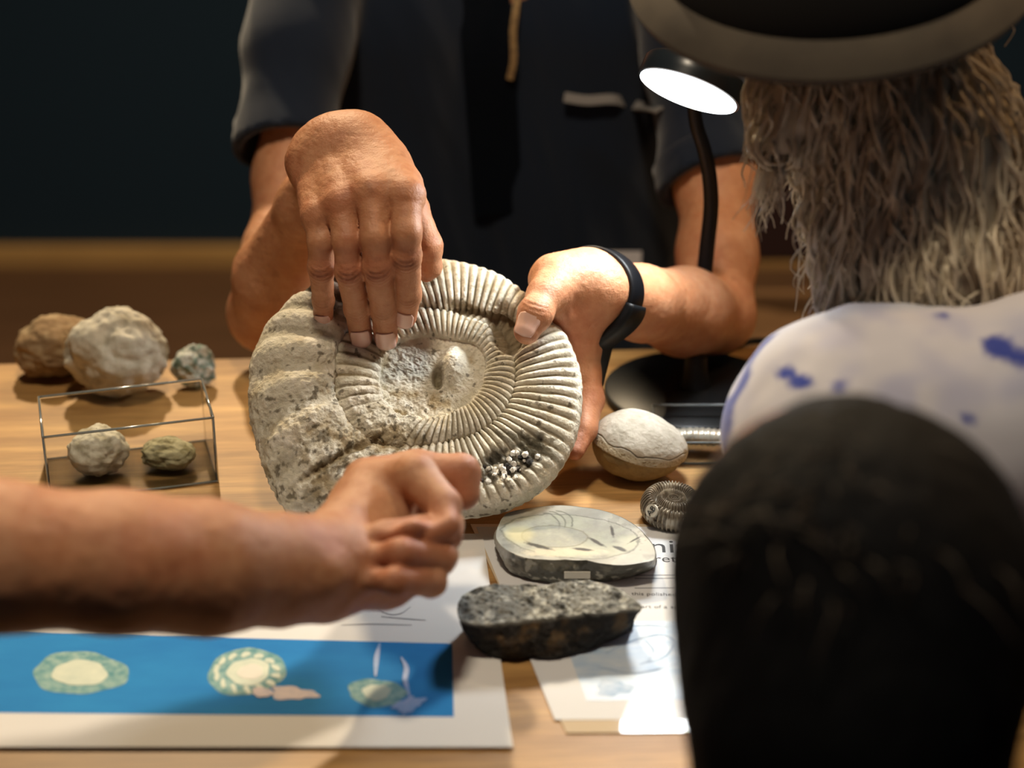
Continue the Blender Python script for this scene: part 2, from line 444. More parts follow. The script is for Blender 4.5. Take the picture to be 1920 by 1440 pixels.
# right sheet (laminated) lies under the left one at its top left corner
lam, zl = sheet('laminated_info_sheet', [(882, 984), (1062, 1376), (1560, 1372), (1330, 984)][::1], M['lam_clear'],
                'glossy laminated information sheet with pale blue picture under the two front stones', 'sheet', .0002)
tl = [(893, 988), (1040, 1350), (1526, 1347), (1318, 988)]
flat('printed_page', [PT(x, y, zl) for x, y in tl], zl, M['lam'], lam, .0002); zl += .0002
flat('printed_picture', [PT(x, y, zl) for x, y in [(1045, 1166), (1100, 1314), (1440, 1310), (1380, 1164)]], zl, M['pale_blue'], lam)
zp = zl + .00014
for i, pp in enumerate([[(1135, 1225), (1190, 1200), (1240, 1190), (1262, 1205), (1245, 1232), (1200, 1245)], [(1210, 1200), (1225, 1220), (1215, 1240)],
                        [(1120, 1250), (1190, 1262), (1270, 1245)], [(1150, 1180), (1210, 1172), (1270, 1178)]]):
    flat('printed_line', stroke(pp, .0009, zp), zp, M['p_pale'], lam)
flat('printed_shape', blob(1150, 1290, 34, 15, 0, .2, 30, 3, zp), zp, M['p_pale'], lam)
trot = -.035
for s, x, y, sz in [('Ammonites', 1028, 1032, .024), ('Cretaceous', 1200, 1053, .0125)]:
    text('printed_title', s, x, y, zl, sz, M['ink'], lam, trot)
for y0, s in [(1116, 'this polished slice is'), (1140, 'part of a species')]:
    text('printed_text', s, 1184 if y0 == 1116 else 1194, y0, zl, .0055, M['ink'], lam, trot)
for y0 in (1078, 1084, 1102):
    flat('ruled_line', [PT(1190, y0, zl), PT(1190, y0 + 1.6, zl), PT(1330, y0 + 0.6, zl), PT(1330, y0 - 1, zl)], zl, M['ink_grey'], lam)

# left sheet with the blue picture
ls, z1 = sheet('printed_sheet', [(905, 1002), (962, 1402), (-180, 1402), (-60, 1002)][::-1], M['paper'],
               'white printed sheet with a blue undersea picture of ammonites, below the bent fist', 'sheet', .0014)
BL = [(848, 1207), (851, 1344), (-165, 1335), (-120, 1182)]
flat('blue_picture', [PT(x, y, z1) for x, y in BL][::-1], z1, M['blue'], ls)
z2 = z1 + .00014; z3 = z2 + .00014; z4 = z3 + .00014
flat('printed_shell', blob(462, 1260, 74, 44, -.12, .03, 48, 1, z2), z2, M['p_teal'], ls)
for k in range(14):
    a = 2*PI*k/14 + .2
    x = 462 + 57*math.cos(a); y = 1260 + 33*math.sin(a)
    flat('printed_rib', blob(x, y, 9.5, 4.6, a*.6, .1, 12, k, z3), z3, M['p_cream'], ls)
flat('printed_coil', blob(466, 1260, 40, 25, -.1, .05, 36, 5, z3), z3, M['p_cream'], ls)
flat('printed_coil', blob(470, 1260, 24, 14, -.1, .05, 30, 6, z4), z4, M['label'], ls)
flat('printed_head', blob(492, 1298, 20, 9, .1, .1, 30, 7, z4), z4, M['p_pink'], ls)
flat('printed_tentacles', blob(548, 1300, 44, 12, .05, .18, 40, 8, z3), z3, M['p_pink'], ls)
flat('printed_shell', blob(706, 1299, 54, 26, .08, .06, 40, 9, z2), z2, M['p_teal'], ls)
flat('printed_coil', blob(706, 1298, 26, 15, 0, .08, 30, 10, z3), z3, M['p_cream'], ls)
flat('printed_tentacles', blob(766, 1322, 30, 11, -.25, .2, 30, 11, z3), z3, M['p_lav'], ls)
for pp in ([(712, 1206), (706, 1235), (704, 1268)], [(752, 1232), (762, 1252), (760, 1275), (768, 1306)], [(757, 1340), (760, 1318), (775, 1305)]):
    flat('printed_plant', stroke(pp, .0016, z4), z4, M['p_lav'], ls)
for pp in ([(640, 1172), (700, 1170), (772, 1172)], [(715, 1156), (760, 1160), (798, 1163)], [(700, 1140), (730, 1152), (752, 1150), (770, 1138)]):
    flat('printed_line', stroke(pp, .0004, z2), z2, M['ink_grey'], ls)
# printed features of the part of the sheet left of the photograph's middle
flat('printed_shell', blob(150, 1262, 90, 40, 0, .05, 40, 21, z2), z2, M['p_teal'], ls)
flat('printed_coil', blob(150, 1262, 52, 24, 0, .05, 40, 22, z3), z3, M['p_cream'], ls)

# ================================================================== BIG AMMONITE
TILT = math.radians(30)
AC = P(845, 720, 1.264)
e1 = RT; e2 = math.cos(TILT)*UP + math.sin(TILT)*FW; e3 = -math.cos(TILT)*FW + math.sin(TILT)*UP
def tab(deg, pts):
    xs = sorted(pts); a = [x[0] for x in xs]; v = [x[1] for x in xs]
    a = [a[-1] - 360] + a + [a[0] + 360]; v = [v[-1]] + v + [v[0]]
    # smooth: cubic (catmull) interpolation on non-uniform knots via hermite
    a = np.array(a, float); v = np.array(v, float); d = np.mod(deg, 360)
    m_ = np.gradient(v, a); i = np.clip(np.searchsorted(a, d, side='right') - 1, 0, len(a) - 2)
    h = a[i+1] - a[i]; t = (d - a[i])/h
    return (2*t**3 - 3*t**2 + 1)*v[i] + (t**3 - 2*t**2 + t)*h*m_[i] + (-2*t**3 + 3*t**2)*v[i+1] + (t**3 - t**2)*h*m_[i+1]
T_R0 = [(0, 246), (22, 232), (38, 214), (50, 214), (66, 218), (90, 224), (110, 236), (130, 268), (145, 302), (160, 345), (172, 370), (185, 379), (197, 380), (207, 384), (214, 388), (218.7, 386), (224, 352), (235, 310), (250, 272), (270, 252), (290, 256), (315, 262), (338, 256)]
T_R1 = [(0, 122), (25, 126), (45, 138), (60, 133), (90, 122), (115, 140), (135, 168), (150, 196), (165, 212), (180, 214), (195, 216), (210, 205), (225, 178), (245, 140), (270, 118), (300, 116), (330, 120)]
T_R2 = [(0, 62), (45, 78), (90, 72), (120, 90), (150, 118), (180, 132), (205, 128), (230, 100), (270, 66), (315, 60)]
T_H = [(0, .017), (45, .017), (90, .018), (120, .023), (150, .029), (180, .031), (205, .027), (219, .018), (235, .014), (270, .014), (315, .016)]
T_B = [(0, .023), (90, .025), (180, .030), (219, .012), (270, .016)]
def ammonite():
    nt = 1250
    th = np.arange(nt)*360.0/nt
    R0, R1, R2, H, HB = [tab(th, T) for T in (T_R0, T_R1, T_R2, T_H, T_B)]
    R1 = np.minimum(R1, R0 - 60)
    rings = []                               # (r px, h m, region, u)
    left = np.exp(-((th - 190)/42)**2)       # the coarse last part of the outer whorl
    g = .40*H                                # seam height
    # phases of the ribs
    dens = 1/ (4.8*(1 + 1.9*left)); ph = np.cumsum(dens)*360.0/nt; ph = ph*round(ph[-1])/ph[-1]
    ph2 = th/6.0
    out = []
    for i in range(80):
        s = (i + .02)/80; r = R2*s; h = .0035 + .003*s*s + 0*r
        out.append((r, h, np.zeros(nt), 0*r + s))
    n2 = 76
    for i in range(n2):
        phi = PI*(1 - i/n2); A = (R1 - R2)/2
        r = R2 + A + A*math.cos(phi)
        base = (.0065)*(1 - i/n2) + g*(i/n2)
        h = base + (.0075 + .004*np.minimum(A/40, 1.2))*math.sin(phi)**.75*.8
        out.append((r, h, np.ones(nt), 0*r + i/n2))
    n1 = 150
    for i in range(n1 + 1):
        phi = PI - i/n1*1.5*PI; A = (R0 - R1)/2
        r = R1 + A + A*math.cos(phi)
        sp = math.sin(phi)
        if phi > PI/2: h = g + (H - g)*(max(sp, 0)**.62)
        elif phi > 0: h = H*sp**.85
        else: h = HB*sp
        out.append((r, h + 0*r, 0*r + 2, 0*r + phi))
    for i in range(1, 9):
        s = 1 - i/9.0; r = (R1 + (R0 - R1)/2)*s
        out.append((r, -HB*(.85 + .15*s) , 0*r + 3, 0*r + s))
    nr = len(out)
    r = np.stack([x[0] for x in out]); h = np.stack([x[1] for x in out]); reg = np.stack([x[2] for x in out]); u = np.stack([x[3] for x in out])
    TH = np.broadcast_to(np.radians(th), r.shape)
    # to the plane of the disc
    px = 845 + r*np.cos(TH); py = 720 - r*np.sin(TH)
    d = FW + RT*((px - 960)/F)[..., None] + UP*((720 - py)/F)[..., None]
    t = ((AC - CAM)@e3)/(d@e3)
    pos = CAM + d*t[..., None]
    a = (pos - AC)@e1; b = (pos - AC)@e2
    q = np.stack([a, b, h], -1)
    # ribs
    LFT = np.broadcast_to(left, r.shape)
    sweep = np.where(reg == 2, -.9*np.cos(np.clip(u, 0, PI)*1.0)*(1 - LFT*.6), 0)
    pw = .16*fbm(q, 22, 3, 13)
    rib1 = 1 - 2*(.5 - .5*np.cos(2*PI*(ph[None] + sweep*.55 + pw)))**1.7
    rib1 = rib1*(1 - LFT) + np.cos(2*PI*(ph[None] + sweep*.3 + pw*.5))*LFT
    wob = fbm(q, 35, 3, 3)
    wr = np.where(reg == 2, (.22 + .78*sst(.35, .9, u))*sst(-1.3, -.2, u), 0)
    amp1 = (.00105*(1 - LFT)*(1 + .5*fbm(q, 30, 2, 19)) + .0023*LFT*sst(3.1, 2.4, u))*(1 + .35*wob)*wr
    sw2 = (u - .5)*.9
    rib2 = 1 - 2*(.5 - .5*np.cos(2*PI*(ph2[None]*1.0 + sw2*.5 + pw*.6)))**1.8
    win2 = np.where(reg == 1, np.sin(PI*np.clip(u, 0, 1))**.45*sst(0, .22, u), 0)
    dead = sst(238, 225, th)*sst(196, 214, th)   # ribs fade out in the rough lower left
    dead = np.broadcast_to(dead, r.shape)
    amp2 = .0010*win2*(1 - .75*dead)*(1 + .3*wob)
    disp = amp1*rib1*(1 - .6*dead) + amp2*rib2
    # roughness
    fine = fbm(q, 330, 4, 11, .6); med = fbm(q, 110, 4, 23); ridge = 1 - np.abs(fbm(q, 160, 4, 31))*2.2
    cen = np.where(reg == 0, 1.0, np.where(reg == 1, sst(.35, 0, u), 0))
    lowleft = sst(170, 215, th)*sst(262, 232, th); lowleft = np.broadcast_to(lowleft, r.shape)*np.where(reg >= 1, 1, .3)
    rough = .00022 + .0006*cen + .00038*LFT*np.where(reg == 2, 1, .4) + .0007*lowleft
    disp = disp + rough*(fine*1.6 + .8*ridge*np.clip(LFT + lowleft, 0, 1)) + .0008*med*(1 + 1.2*lowleft)
    def dpx(cx, cy, rx, ry, rot=0):
        X = px - cx; Y = py - cy; c, s = math.cos(rot), math.sin(rot); return np.sqrt(((X*c + Y*s)/rx)**2 + ((-X*s + Y*c)/ry)**2)
    front = (reg < 3) & ~((reg == 2) & (u < 0))
    # broken cavity by the thumb
    cav = sst(1.25, .45, dpx(948, 640, 30, 46, -.35) + .25*med)*front
    cav2 = sst(1.2, .6, dpx(905, 612, 70, 13, .35) + .3*med)*front*.45
    disp = disp - .0100*cav - .006*cav2
    # crystal pocket at the lower right
    cry = sst(1.2, .6, dpx(965, 878, 78, 34, -.42) + .45*med)*front
    disp = disp - .0040*cry + .0022*cry*fbm(q, 260, 3, 41)
    # ridge across the aperture side (lower left furrow)
    fur = sst(1.2, .2, dpx(640, 880, 120, 9, -.55) + .3*med)*front
    disp = disp - .0045*fur
    # dark patch under the little finger
    pat = sst(1.3, .5, dpx(628, 600, 42, 34, .5) + .5*med)*front
    disp = disp - .003*pat
    # nucleus in the centre and its pit
    nuc = sst(1.15, .15, dpx(850, 697, 30, 44, .12)); disp = disp + .0125*nuc*(reg < 2)
    pit = sst(1.1, .3, dpx(822, 712, 13, 26, .1))*(reg < 2); disp = disp - .009*pit
    # normal estimate from grid
    X = np.stack([a, b, h], -1)
    du = np.roll(X, -1, 1) - np.roll(X, 1, 1); dv = np.gradient(X, axis=0)
    nn = np.cross(du, dv); ln = np.linalg.norm(nn, axis=-1, keepdims=True); nn = nn/(ln + 1e-12)
    nn[:2] = (0, 0, 1)
    flip = np.where((nn[..., 2:3] < 0) & ((reg < 2) | (u > 1.0))[..., None], -1.0, 1.0)
    if np.mean(nn[40:60, :, 2]) < 0: nn = -nn
    fz = ((reg < 2) & (nn[..., 2] < .3)); nn[fz] = (0, 0, 1)
    X = X + nn*disp[..., None]
    W = AC + X[..., 0:1]*e1 + X[..., 1:2]*e2 + X[..., 2:3]*e3
    W[..., 2] = np.maximum(W[..., 2], TZ + .001)
    # colours: pale stone, dirt and painted occlusion in the hollows, lichen-dark specks, brown in the breaks
    base = np.array([.72, .69, .58]); tan = np.array([.40, .31, .17]); dark = np.array([.13, .11, .075]); white = np.array([.86, .83, .74])
    k = np.broadcast_to(base, X.shape).copy()
    def mixc(k, c, f): f = np.clip(f, 0, 1)[..., None]; return k*(1 - f) + c*f
    k = mixc(k, white, sst(-.1, .6, med + .3*fine))
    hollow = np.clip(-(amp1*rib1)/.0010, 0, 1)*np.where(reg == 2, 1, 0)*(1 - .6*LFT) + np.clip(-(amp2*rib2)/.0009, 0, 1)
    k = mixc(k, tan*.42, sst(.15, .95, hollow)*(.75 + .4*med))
    k = mixc(k, tan, sst(.05, .5, fbm(q, 60, 4, 51))*(.35 + .45*cen + .35*lowleft))
    k = mixc(k, dark, sst(.30, .5, fbm(q, 250, 4, 61) + .05*(LFT + lowleft) + .25*fbm(q, 30, 2, 63) - .06)*.8)
    k = mixc(k, dark*1.3, sst(.0, .5, fbm(q, 90, 4, 71))*sst(.9, -.8, u)*np.where(reg == 2, 1, 0)*LFT*.75)
    k = mixc(k, np.array([.20, .14, .07]), cav*.85); k = mixc(k, np.array([.20, .15, .08]), cav2*1.2)
    k = mixc(k, np.array([.07, .065, .05]), cry*sst(-.35, .1, fbm(q, 200, 3, 81)))
    k = mixc(k, dark, pat*sst(-.4, .3, med)); k = mixc(k, tan*.6, fur*.7)
    k = mixc(k, np.array([.30, .26, .17]), pit)
    k = mixc(k, white*.95, nuc*.6*(reg < 2))
    rough_band = sst(1.3, .7, dpx(985, 850, 75, 14, .35) + .4*med)*front
    k = mixc(k, np.array([.16, .15, .11]), rough_band*.7)
    V = W.reshape(-1, 3); K = k.reshape(-1, 3)
    i, j = np.meshgrid(np.arange(nr - 1), np.arange(nt), indexing='ij'); j2 = (j + 1) % nt
    Q = np.stack([i*nt + j, (i+1)*nt + j, (i+1)*nt + j2, i*nt + j2], -1).reshape(-1, 4)
    # the innermost ring collapses to one point; keep it as a tiny ring
    return V, Q, K, W, h
root = empty('ammonite_fossil', (AC[0], AC[1], TZ), 'large pale ribbed ammonite fossil tilted up between the two hands of the man', 'fossil')
V, Q, K, AW, _ = ammonite()
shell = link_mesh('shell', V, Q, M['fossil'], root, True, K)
# crystals in the pocket
def crystal_mesh(nm, m):
    bm = bmesh.new(); n = 6
    ring = lambda r, z: [bm.verts.new((r*math.cos(2*PI*i/n), r*math.sin(2*PI*i/n), z)) for i in range(n)]
    a = ring(.8, -1); b = ring(1, .3); t = bm.verts.new((0, 0, 1.1)); bm.faces.new(a[::-1])
    for i in range(n):
        bm.faces.new([a[i], a[(i+1) % n], b[(i+1) % n], b[i]]); bm.faces.new([b[i], b[(i+1) % n], t])
    me = bpy.data.meshes.new(nm); bm.to_mesh(me); bm.free(); me.materials.append(m); return me
cm1 = crystal_mesh('crystal', M['crystal']); cm2 = crystal_mesh('dark_crystal', M['crystal_dark'])
cr = random.Random(4)
AWf = AW[80:232].reshape(-1, 3); dd = AWf - CAM; tt = dd@FW
APX = 960 + F*(dd@RT)/tt; APY = 720 - F*(dd@UP)/tt
def shell_point(px, py):
    i = np.argmin((APX - px)**2 + (APY - py)**2 + (tt - 1.25)**2*1e3); return AWf[i]
for k in range(44):
    while True:
        x = cr.gauss(0, .45); y = cr.gauss(0, .45)
        if x*x + y*y < 1: break
    X = 955 + 62*x + 12*y; Y = 876 - 24*x + 24*y
    p = shell_point(X, Y)
    me = cm2 if k % 3 == 0 else cm1
    o = bpy.data.objects.new('dark_crystal' if k % 3 == 0 else 'crystal', me); COL.objects.link(o); o.parent = root
    o.location = tuple(p - np.array(root.location)); sc = cr.uniform(.0011, .0024); o.scale = (sc, sc, sc*cr.uniform(1, 1.6))
    nrm = Vector(e3) + Vector((cr.gauss(0, .5), cr.gauss(0, .5), cr.gauss(0, .5)))
    o.rotation_euler = nrm.to_track_quat('Z', 'Y').to_euler()

# ================================================================== STONES
def resample(poly, n, c):
    poly = np.array(poly)[:, :2]; ang = np.arctan2(poly[:, 1] - c[1], poly[:, 0] - c[0]); rad = np.hypot(poly[:, 0] - c[0], poly[:, 1] - c[1])
    o = np.argsort(ang); ang = ang[o]; rad = rad[o]
    a = np.concatenate([ang - 2*PI, ang, ang + 2*PI]); r = np.concatenate([rad]*3)
    t = np.linspace(-PI, PI, n, endpoint=False); rr = np.interp(t, a, r)
    ker = np.array([1, 2, 3, 2, 1])/9.; m_ = len(ker)//2
    rr = np.convolve(np.concatenate([rr[-m_:], rr, rr[:m_]]), ker, 'valid')
    return t, rr
def slab_stone(name, top_px, ztop, bot_px, m_top, label, cat, colf, top_rough, side_rough, n=420, nt=70, ns=50, mats=None, ztop_f=None):
    """stone with a flat or rough upper face and rough sides, from its upper and lower outlines"""
    tp = np.array([PT(x, y, ztop) for x, y in top_px]); bp_ = np.array([PT(x, y, 0) for x, y in bot_px])
    c = (tp[:, :2].mean(0) + bp_[:, :2].mean(0))/2
    t, rt = resample(tp, n, c); _, rb = resample(bp_, n, c)
    rings = []
    for i in range(nt):
        s = (i + .02)/nt; rings.append((rt*s, 0*rt + ztop, 0, s))
    for i in range(ns + 1):
        s = i/ns; bulge = .0018*math.sin(PI*s)
        rings.append((rt*(1 - s) + rb*s + bulge, 0*rt + ztop*(1 - s), 1, s))
    for i in range(1, 5):
        rings.append((rb*(1 - i/4.05), 0*rt, 2, i/4))
    r = np.stack([x[0] for x in rings]); z = np.stack([x[1] for x in rings]); reg = np.array([x[2] for x in rings])[:, None]*np.ones((1, n)); u = np.array([x[3] for x in rings])[:, None]*np.ones((1, n))
    X = c[0] + r*np.cos(t); Y = c[1] + r*np.sin(t)
    q = np.stack([X, Y, z], -1)
    if ztop_f is not None: z = z + ztop_f(X, Y)*np.where(reg == 0, 1, np.where(reg == 1, 1 - u, 0))
    nz = fbm(q, 90, 5, 5, .6); nf = fbm(q, 300, 4, 9, .6)
    z = z + np.where(reg == 0, top_rough*(nz + .6*nf)*sst(1.0, .9, u*.9), 0)
    sd = np.where(reg == 1, np.sin(PI*np.clip(u, 0.02, 1))**.6, 0)*side_rough*(nz*1.5 + .5*nf)
    X = X + sd*np.cos(t); Y = Y + sd*np.sin(t)
    z = np.where(reg == 2, .0025, np.maximum(z, .0025))
    q2 = np.stack([X, Y, TZ + z], -1)
    dv = q2 - CAM; tt = dv@FW; PX = 960 + F*(dv@RT)/tt; PY = 720 - F*(dv@UP)/tt
    K = colf(q, reg, u, nz, nf, PX, PY)
    V = q2.reshape(-1, 3); nr = len(rings)
    i, j = np.meshgrid(np.arange(nr - 1), np.arange(n), indexing='ij'); j2 = (j + 1) % n
    Qf = np.stack([i*n + j, (i+1)*n + j, (i+1)*n + j2, i*n + j2], -1).reshape(-1, 4)
    root = empty(name, (c[0], c[1], TZ), label, cat)
    link_mesh('stone', V, Qf, m_top, root, True, K.reshape(-1, 3))
    return root
def mixk(k, c, f): f = np.clip(f, 0, 1)[..., None]; return k*(1 - f) + np.asarray(c)*f
def col_polished(q, reg, u, nz, nf, PX, PY):
    k = np.broadcast_to(np.array([.33, .33, .29]), q.shape).copy()
    def dp(cx, cy, rx, ry, rot=0):
        X = PX - cx; Y = PY - cy; c, s = math.cos(rot), math.sin(rot); return np.sqrt(((X*c + Y*s)/rx)**2 + ((-X*s + Y*c)/ry)**2)
    top = reg == 0
    k = mixk(k, (.47, .46, .40), sst(-.2, .4, fbm(q, 60, 5, 45)))
    k = mixk(k, (.20, .20, .17), (fbm(q, 120, 5, 44) > .22)*.35)
    # pale shell section with thin growth lines
    d1 = dp(1070, 1006, 128, 40, .09) + .07*nz + .03*nf; k = mixk(k, (.43, .44, .35), top*sst(1.02, .98, d1)*sst(-.6, .3, nz))
    k = mixk(k, (.10, .11, .09), top*np.exp(-((d1 - 1)/.016)**2)*.8)
    for cx, cy, rx, ry in ((1018, 985, 30, 22), (1030, 982, 30, 22), (1042, 980, 32, 22)):
        d = dp(cx, cy, rx, ry) + .16*nz; k = mixk(k, (.13, .14, .11), top*np.exp(-((d - 1)/.05)**2)*.8*(PX > cx)*(PY < cy + 8))
    d2 = dp(1040, 1006, 62, 20, .05) + .12*nz; k = mixk(k, (.30, .31, .28), top*sst(1.05, .9, d2)*(.7 + .5*nf)); k = mixk(k, (.16, .15, .10), top*np.exp(-((d2 - 1)/.035)**2)*.7)
    k = mixk(k, (.55, .50, .28), top*sst(1.2, .5, dp(975, 1002, 30, 18))*.6)
    k = mixk(k, (.60, .54, .40), top*sst(1.2, .6, dp(1060, 1036, 80, 8) + .5*nf)*.9)
    for cx, cy, rx, ry, ro in ((1118, 1016, 16, 3, .5), (1163, 1029, 12, 3, .3), (1148, 997, 3, 10, -.2), (1010, 1024, 26, 3, .25), (1092, 1030, 18, 2.4, .1), (1190, 1012, 14, 1.5, -.5)):
        k = mixk(k, (.035, .035, .03), top*sst(1.4, .6, dp(cx, cy, rx, ry, ro) + .5*nf))
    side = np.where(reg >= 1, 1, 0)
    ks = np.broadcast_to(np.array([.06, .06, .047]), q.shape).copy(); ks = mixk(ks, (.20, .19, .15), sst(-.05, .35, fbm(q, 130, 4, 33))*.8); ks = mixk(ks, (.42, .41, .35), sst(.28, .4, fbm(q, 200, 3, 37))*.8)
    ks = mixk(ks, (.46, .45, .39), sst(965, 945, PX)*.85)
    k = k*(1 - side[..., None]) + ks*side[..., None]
    return k
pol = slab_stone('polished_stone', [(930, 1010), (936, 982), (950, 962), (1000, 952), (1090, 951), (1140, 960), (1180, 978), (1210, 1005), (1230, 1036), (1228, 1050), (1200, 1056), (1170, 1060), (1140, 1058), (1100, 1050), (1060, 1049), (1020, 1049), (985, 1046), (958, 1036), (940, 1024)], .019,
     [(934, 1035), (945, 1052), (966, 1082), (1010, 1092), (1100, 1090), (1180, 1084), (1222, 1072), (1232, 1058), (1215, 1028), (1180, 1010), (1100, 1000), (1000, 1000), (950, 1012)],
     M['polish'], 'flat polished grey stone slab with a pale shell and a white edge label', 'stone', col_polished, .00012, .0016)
# its label on the front edge
lp = PT(1082, 1076, .0085)
bm = bmesh.new(); bmesh.ops.create_cube(bm, size=1)
for v in bm.verts: v.co = Vector((v.co.x*.0165, v.co.y*.0008, v.co.z*.0048)) + Vector(tuple(lp)) + Vector((0, -.0022, .0005))
lbl = from_bm('label', bm, M['label'], pol); lbl['label'] = 'small white rectangular label'

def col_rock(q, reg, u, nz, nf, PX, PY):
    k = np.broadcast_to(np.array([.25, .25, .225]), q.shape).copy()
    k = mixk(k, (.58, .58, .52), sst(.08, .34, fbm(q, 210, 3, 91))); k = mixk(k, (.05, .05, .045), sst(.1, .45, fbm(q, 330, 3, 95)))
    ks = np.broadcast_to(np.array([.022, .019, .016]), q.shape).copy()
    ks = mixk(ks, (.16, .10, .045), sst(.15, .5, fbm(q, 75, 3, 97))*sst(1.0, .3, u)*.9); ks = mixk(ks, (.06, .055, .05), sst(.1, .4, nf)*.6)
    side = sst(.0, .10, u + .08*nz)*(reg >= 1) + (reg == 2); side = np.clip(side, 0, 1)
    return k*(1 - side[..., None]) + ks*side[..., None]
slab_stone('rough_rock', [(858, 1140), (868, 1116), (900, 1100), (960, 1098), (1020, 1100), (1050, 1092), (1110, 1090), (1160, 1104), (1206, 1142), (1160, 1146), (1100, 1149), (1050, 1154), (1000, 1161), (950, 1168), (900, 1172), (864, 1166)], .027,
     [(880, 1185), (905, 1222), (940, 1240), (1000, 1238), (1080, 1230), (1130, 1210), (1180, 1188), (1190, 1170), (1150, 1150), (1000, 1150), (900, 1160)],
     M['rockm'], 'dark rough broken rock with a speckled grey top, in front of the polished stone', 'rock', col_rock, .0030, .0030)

# pale nodule with a crack
def nodule():
    c = np.array(PT(1195, 893, 0)); c[2] = TZ
    nu, nv = 420, 260
    U, Vv = np.meshgrid(np.linspace(0, 2*PI, nu, endpoint=False), np.linspace(.004, PI - .004, nv), indexing='ij')
    D = np.stack([np.sin(Vv)*np.cos(U), np.sin(Vv)*np.sin(U), np.cos(Vv)], -1)
    R = np.array([.0325, .027, .0245]); cz = .0245
    nz = fbm(D, 2.2, 4, 3); nf = fbm(D, 22, 4, 7, .6)
    # superellipsoid, dome narrower on top
    X = D*R; zf = D[..., 2]
    X[..., 0] *= 1 - .18*np.clip(zf, 0, 1)**1.5; X[..., 1] *= 1 - .15*np.clip(zf, 0, 1)**1.5
    X[..., 0] -= .004*zf; X[..., 2] *= 1 + .10*D[..., 0]*-1
    seam = zf - (-.10 - .33*D[..., 0] + .07*nz)         # slanting broken ledge
    crack = zf - (.22 - .30*D[..., 0] + .10*nz + .03*np.sin(9*U))
    led = sst(.0, .06, seam); band = led*sst(.34, .2, seam)
    r = 1 + .05*nz + .05*led + .020*nf*band + .004*nf - .035*np.exp(-(crack/.012)**2)
    X = X*r[..., None]
    W = c + X + np.array([0, 0, cz]); W[..., 2] = np.maximum(W[..., 2], TZ + .0006)
    k = np.broadcast_to(np.array([.52, .49, .42]), W.shape).copy()
    k = mixk(k, (.62, .59, .52), sst(-.2, .4, nz)); k = mixk(k, (.60, .53, .38), band*.7); k = mixk(k, (.28, .21, .11), band*sst(.1, .4, nf))
    k = mixk(k, (.36, .27, .13), 1 - led); k = mixk(k, (.24, .18, .09), (1 - led)*sst(0, .5, nz)*.7)
    k = mixk(k, (.06, .05, .04), np.exp(-(crack/.010)**2)*.9)
    i, j = np.meshgrid(np.arange(nu), np.arange(nv - 1), indexing='ij'); i2 = (i + 1) % nu
    Qf = np.stack([i*nv + j, i*nv + j + 1, i2*nv + j + 1, i2*nv + j], -1).reshape(-1, 4)
    root = empty('stone_nodule', c, 'rounded pale stone nodule split by a thin crack, beside the lamp base', 'stone')
    link_mesh('stone', W.reshape(-1, 3), Qf, M['stone'], root, True, k.reshape(-1, 3))
nodule()

# small shiny ammonite
def small_ammonite(name, c, R, H, tilt, rotz, label, ribs=44, colr=(.10, .08, .055), elong=1.0, m='pyrite', zlift=0):
    nt, nr = 700, 110
    th = np.linspace(0, 2*PI, nt, endpoint=False); s = np.linspace(0.02, 1, nr)
    TH, SS = np.meshgrid(th, s, indexing='ij')
    # spiral coordinate
    turn = (np.log(np.clip(SS, .02, 1)/.09)/math.log(2.1) - TH/(2*PI)); fr = turn - np.floor(turn)
    prof = np.sin(PI*fr)**.6
    rim = np.sqrt(np.clip(1 - SS**4, 0, 1))
    h = H*(.35*rim + .65*prof*rim*(.3 + .7*SS)) 
    rib = np.cos(ribs*TH + 5*SS); h = h + H*.09*rib*prof*SS*sst(0, .15, rim)
    rr = R*SS*(1 + .012*rib*sst(.9, 1, SS))
    q = np.stack([rr*np.cos(TH)*elong, rr*np.sin(TH), h], -1)
    nzz = fbm(q, 160, 4, 5); q[..., 2] += .0005*nzz
    bot = q.copy()[:, ::-1]; bot[..., 2] *= -.8
    A = np.concatenate([q, bot], 1); n2 = A.shape[1]
    k = np.broadcast_to(np.array(colr), A.shape).copy(); nz2 = np.concatenate([nzz, nzz[:, ::-1]], 1)
    k = mixk(k, (.42, .37, .28), sst(.0, .5, nz2)*.8); pr2 = np.concatenate([rib, rib[:, ::-1]], 1); k = mixk(k, (.50, .45, .35), np.clip(pr2, 0, 1)*.45)
    cx, sx, cz, sz = math.cos(tilt), math.sin(tilt), math.cos(rotz), math.sin(rotz)
    B_ = A@np.array([[1, 0, 0], [0, cx, sx], [0, -sx, cx]]); B_ = B_@np.array([[cz, sz, 0], [-sz, cz, 0], [0, 0, 1]])
    low = B_[..., 2].min(); B_[..., 2] -= low - zlift - .0008
    W = B_ + np.array([c[0], c[1], TZ])
    i, j = np.meshgrid(np.arange(nt), np.arange(n2 - 1), indexing='ij'); i2 = (i + 1) % nt
    Qf = np.stack([i*n2 + j, i2*n2 + j, i2*n2 + j + 1, i*n2 + j + 1], -1).reshape(-1, 4)
    root = empty(name, (c[0], c[1], TZ + zlift), label, 'fossil')
    link_mesh('shell', W.reshape(-1, 3), Qf, M[m], root, True, k.reshape(-1, 3))
    return root
c = PT(1262, 975, 0)
sa = small_ammonite('small_ammonite', c, .0225, .0130, math.radians(6), .4, 'small shiny dark ammonite with a round white AB label, by the dark head')
dirv = np.array([-.50, -.72, .48]); dirv /= np.linalg.norm(dirv)
lc = np.array([c[0] - .0150, c[1] - .0145, TZ + .0150])
lathe('round_label', [(.0001, -.002), (.0044, -.002), (.0044, .0006), (.0001, .0006)], M['label'], sa, lc + dirv*.002, dirv, 24)
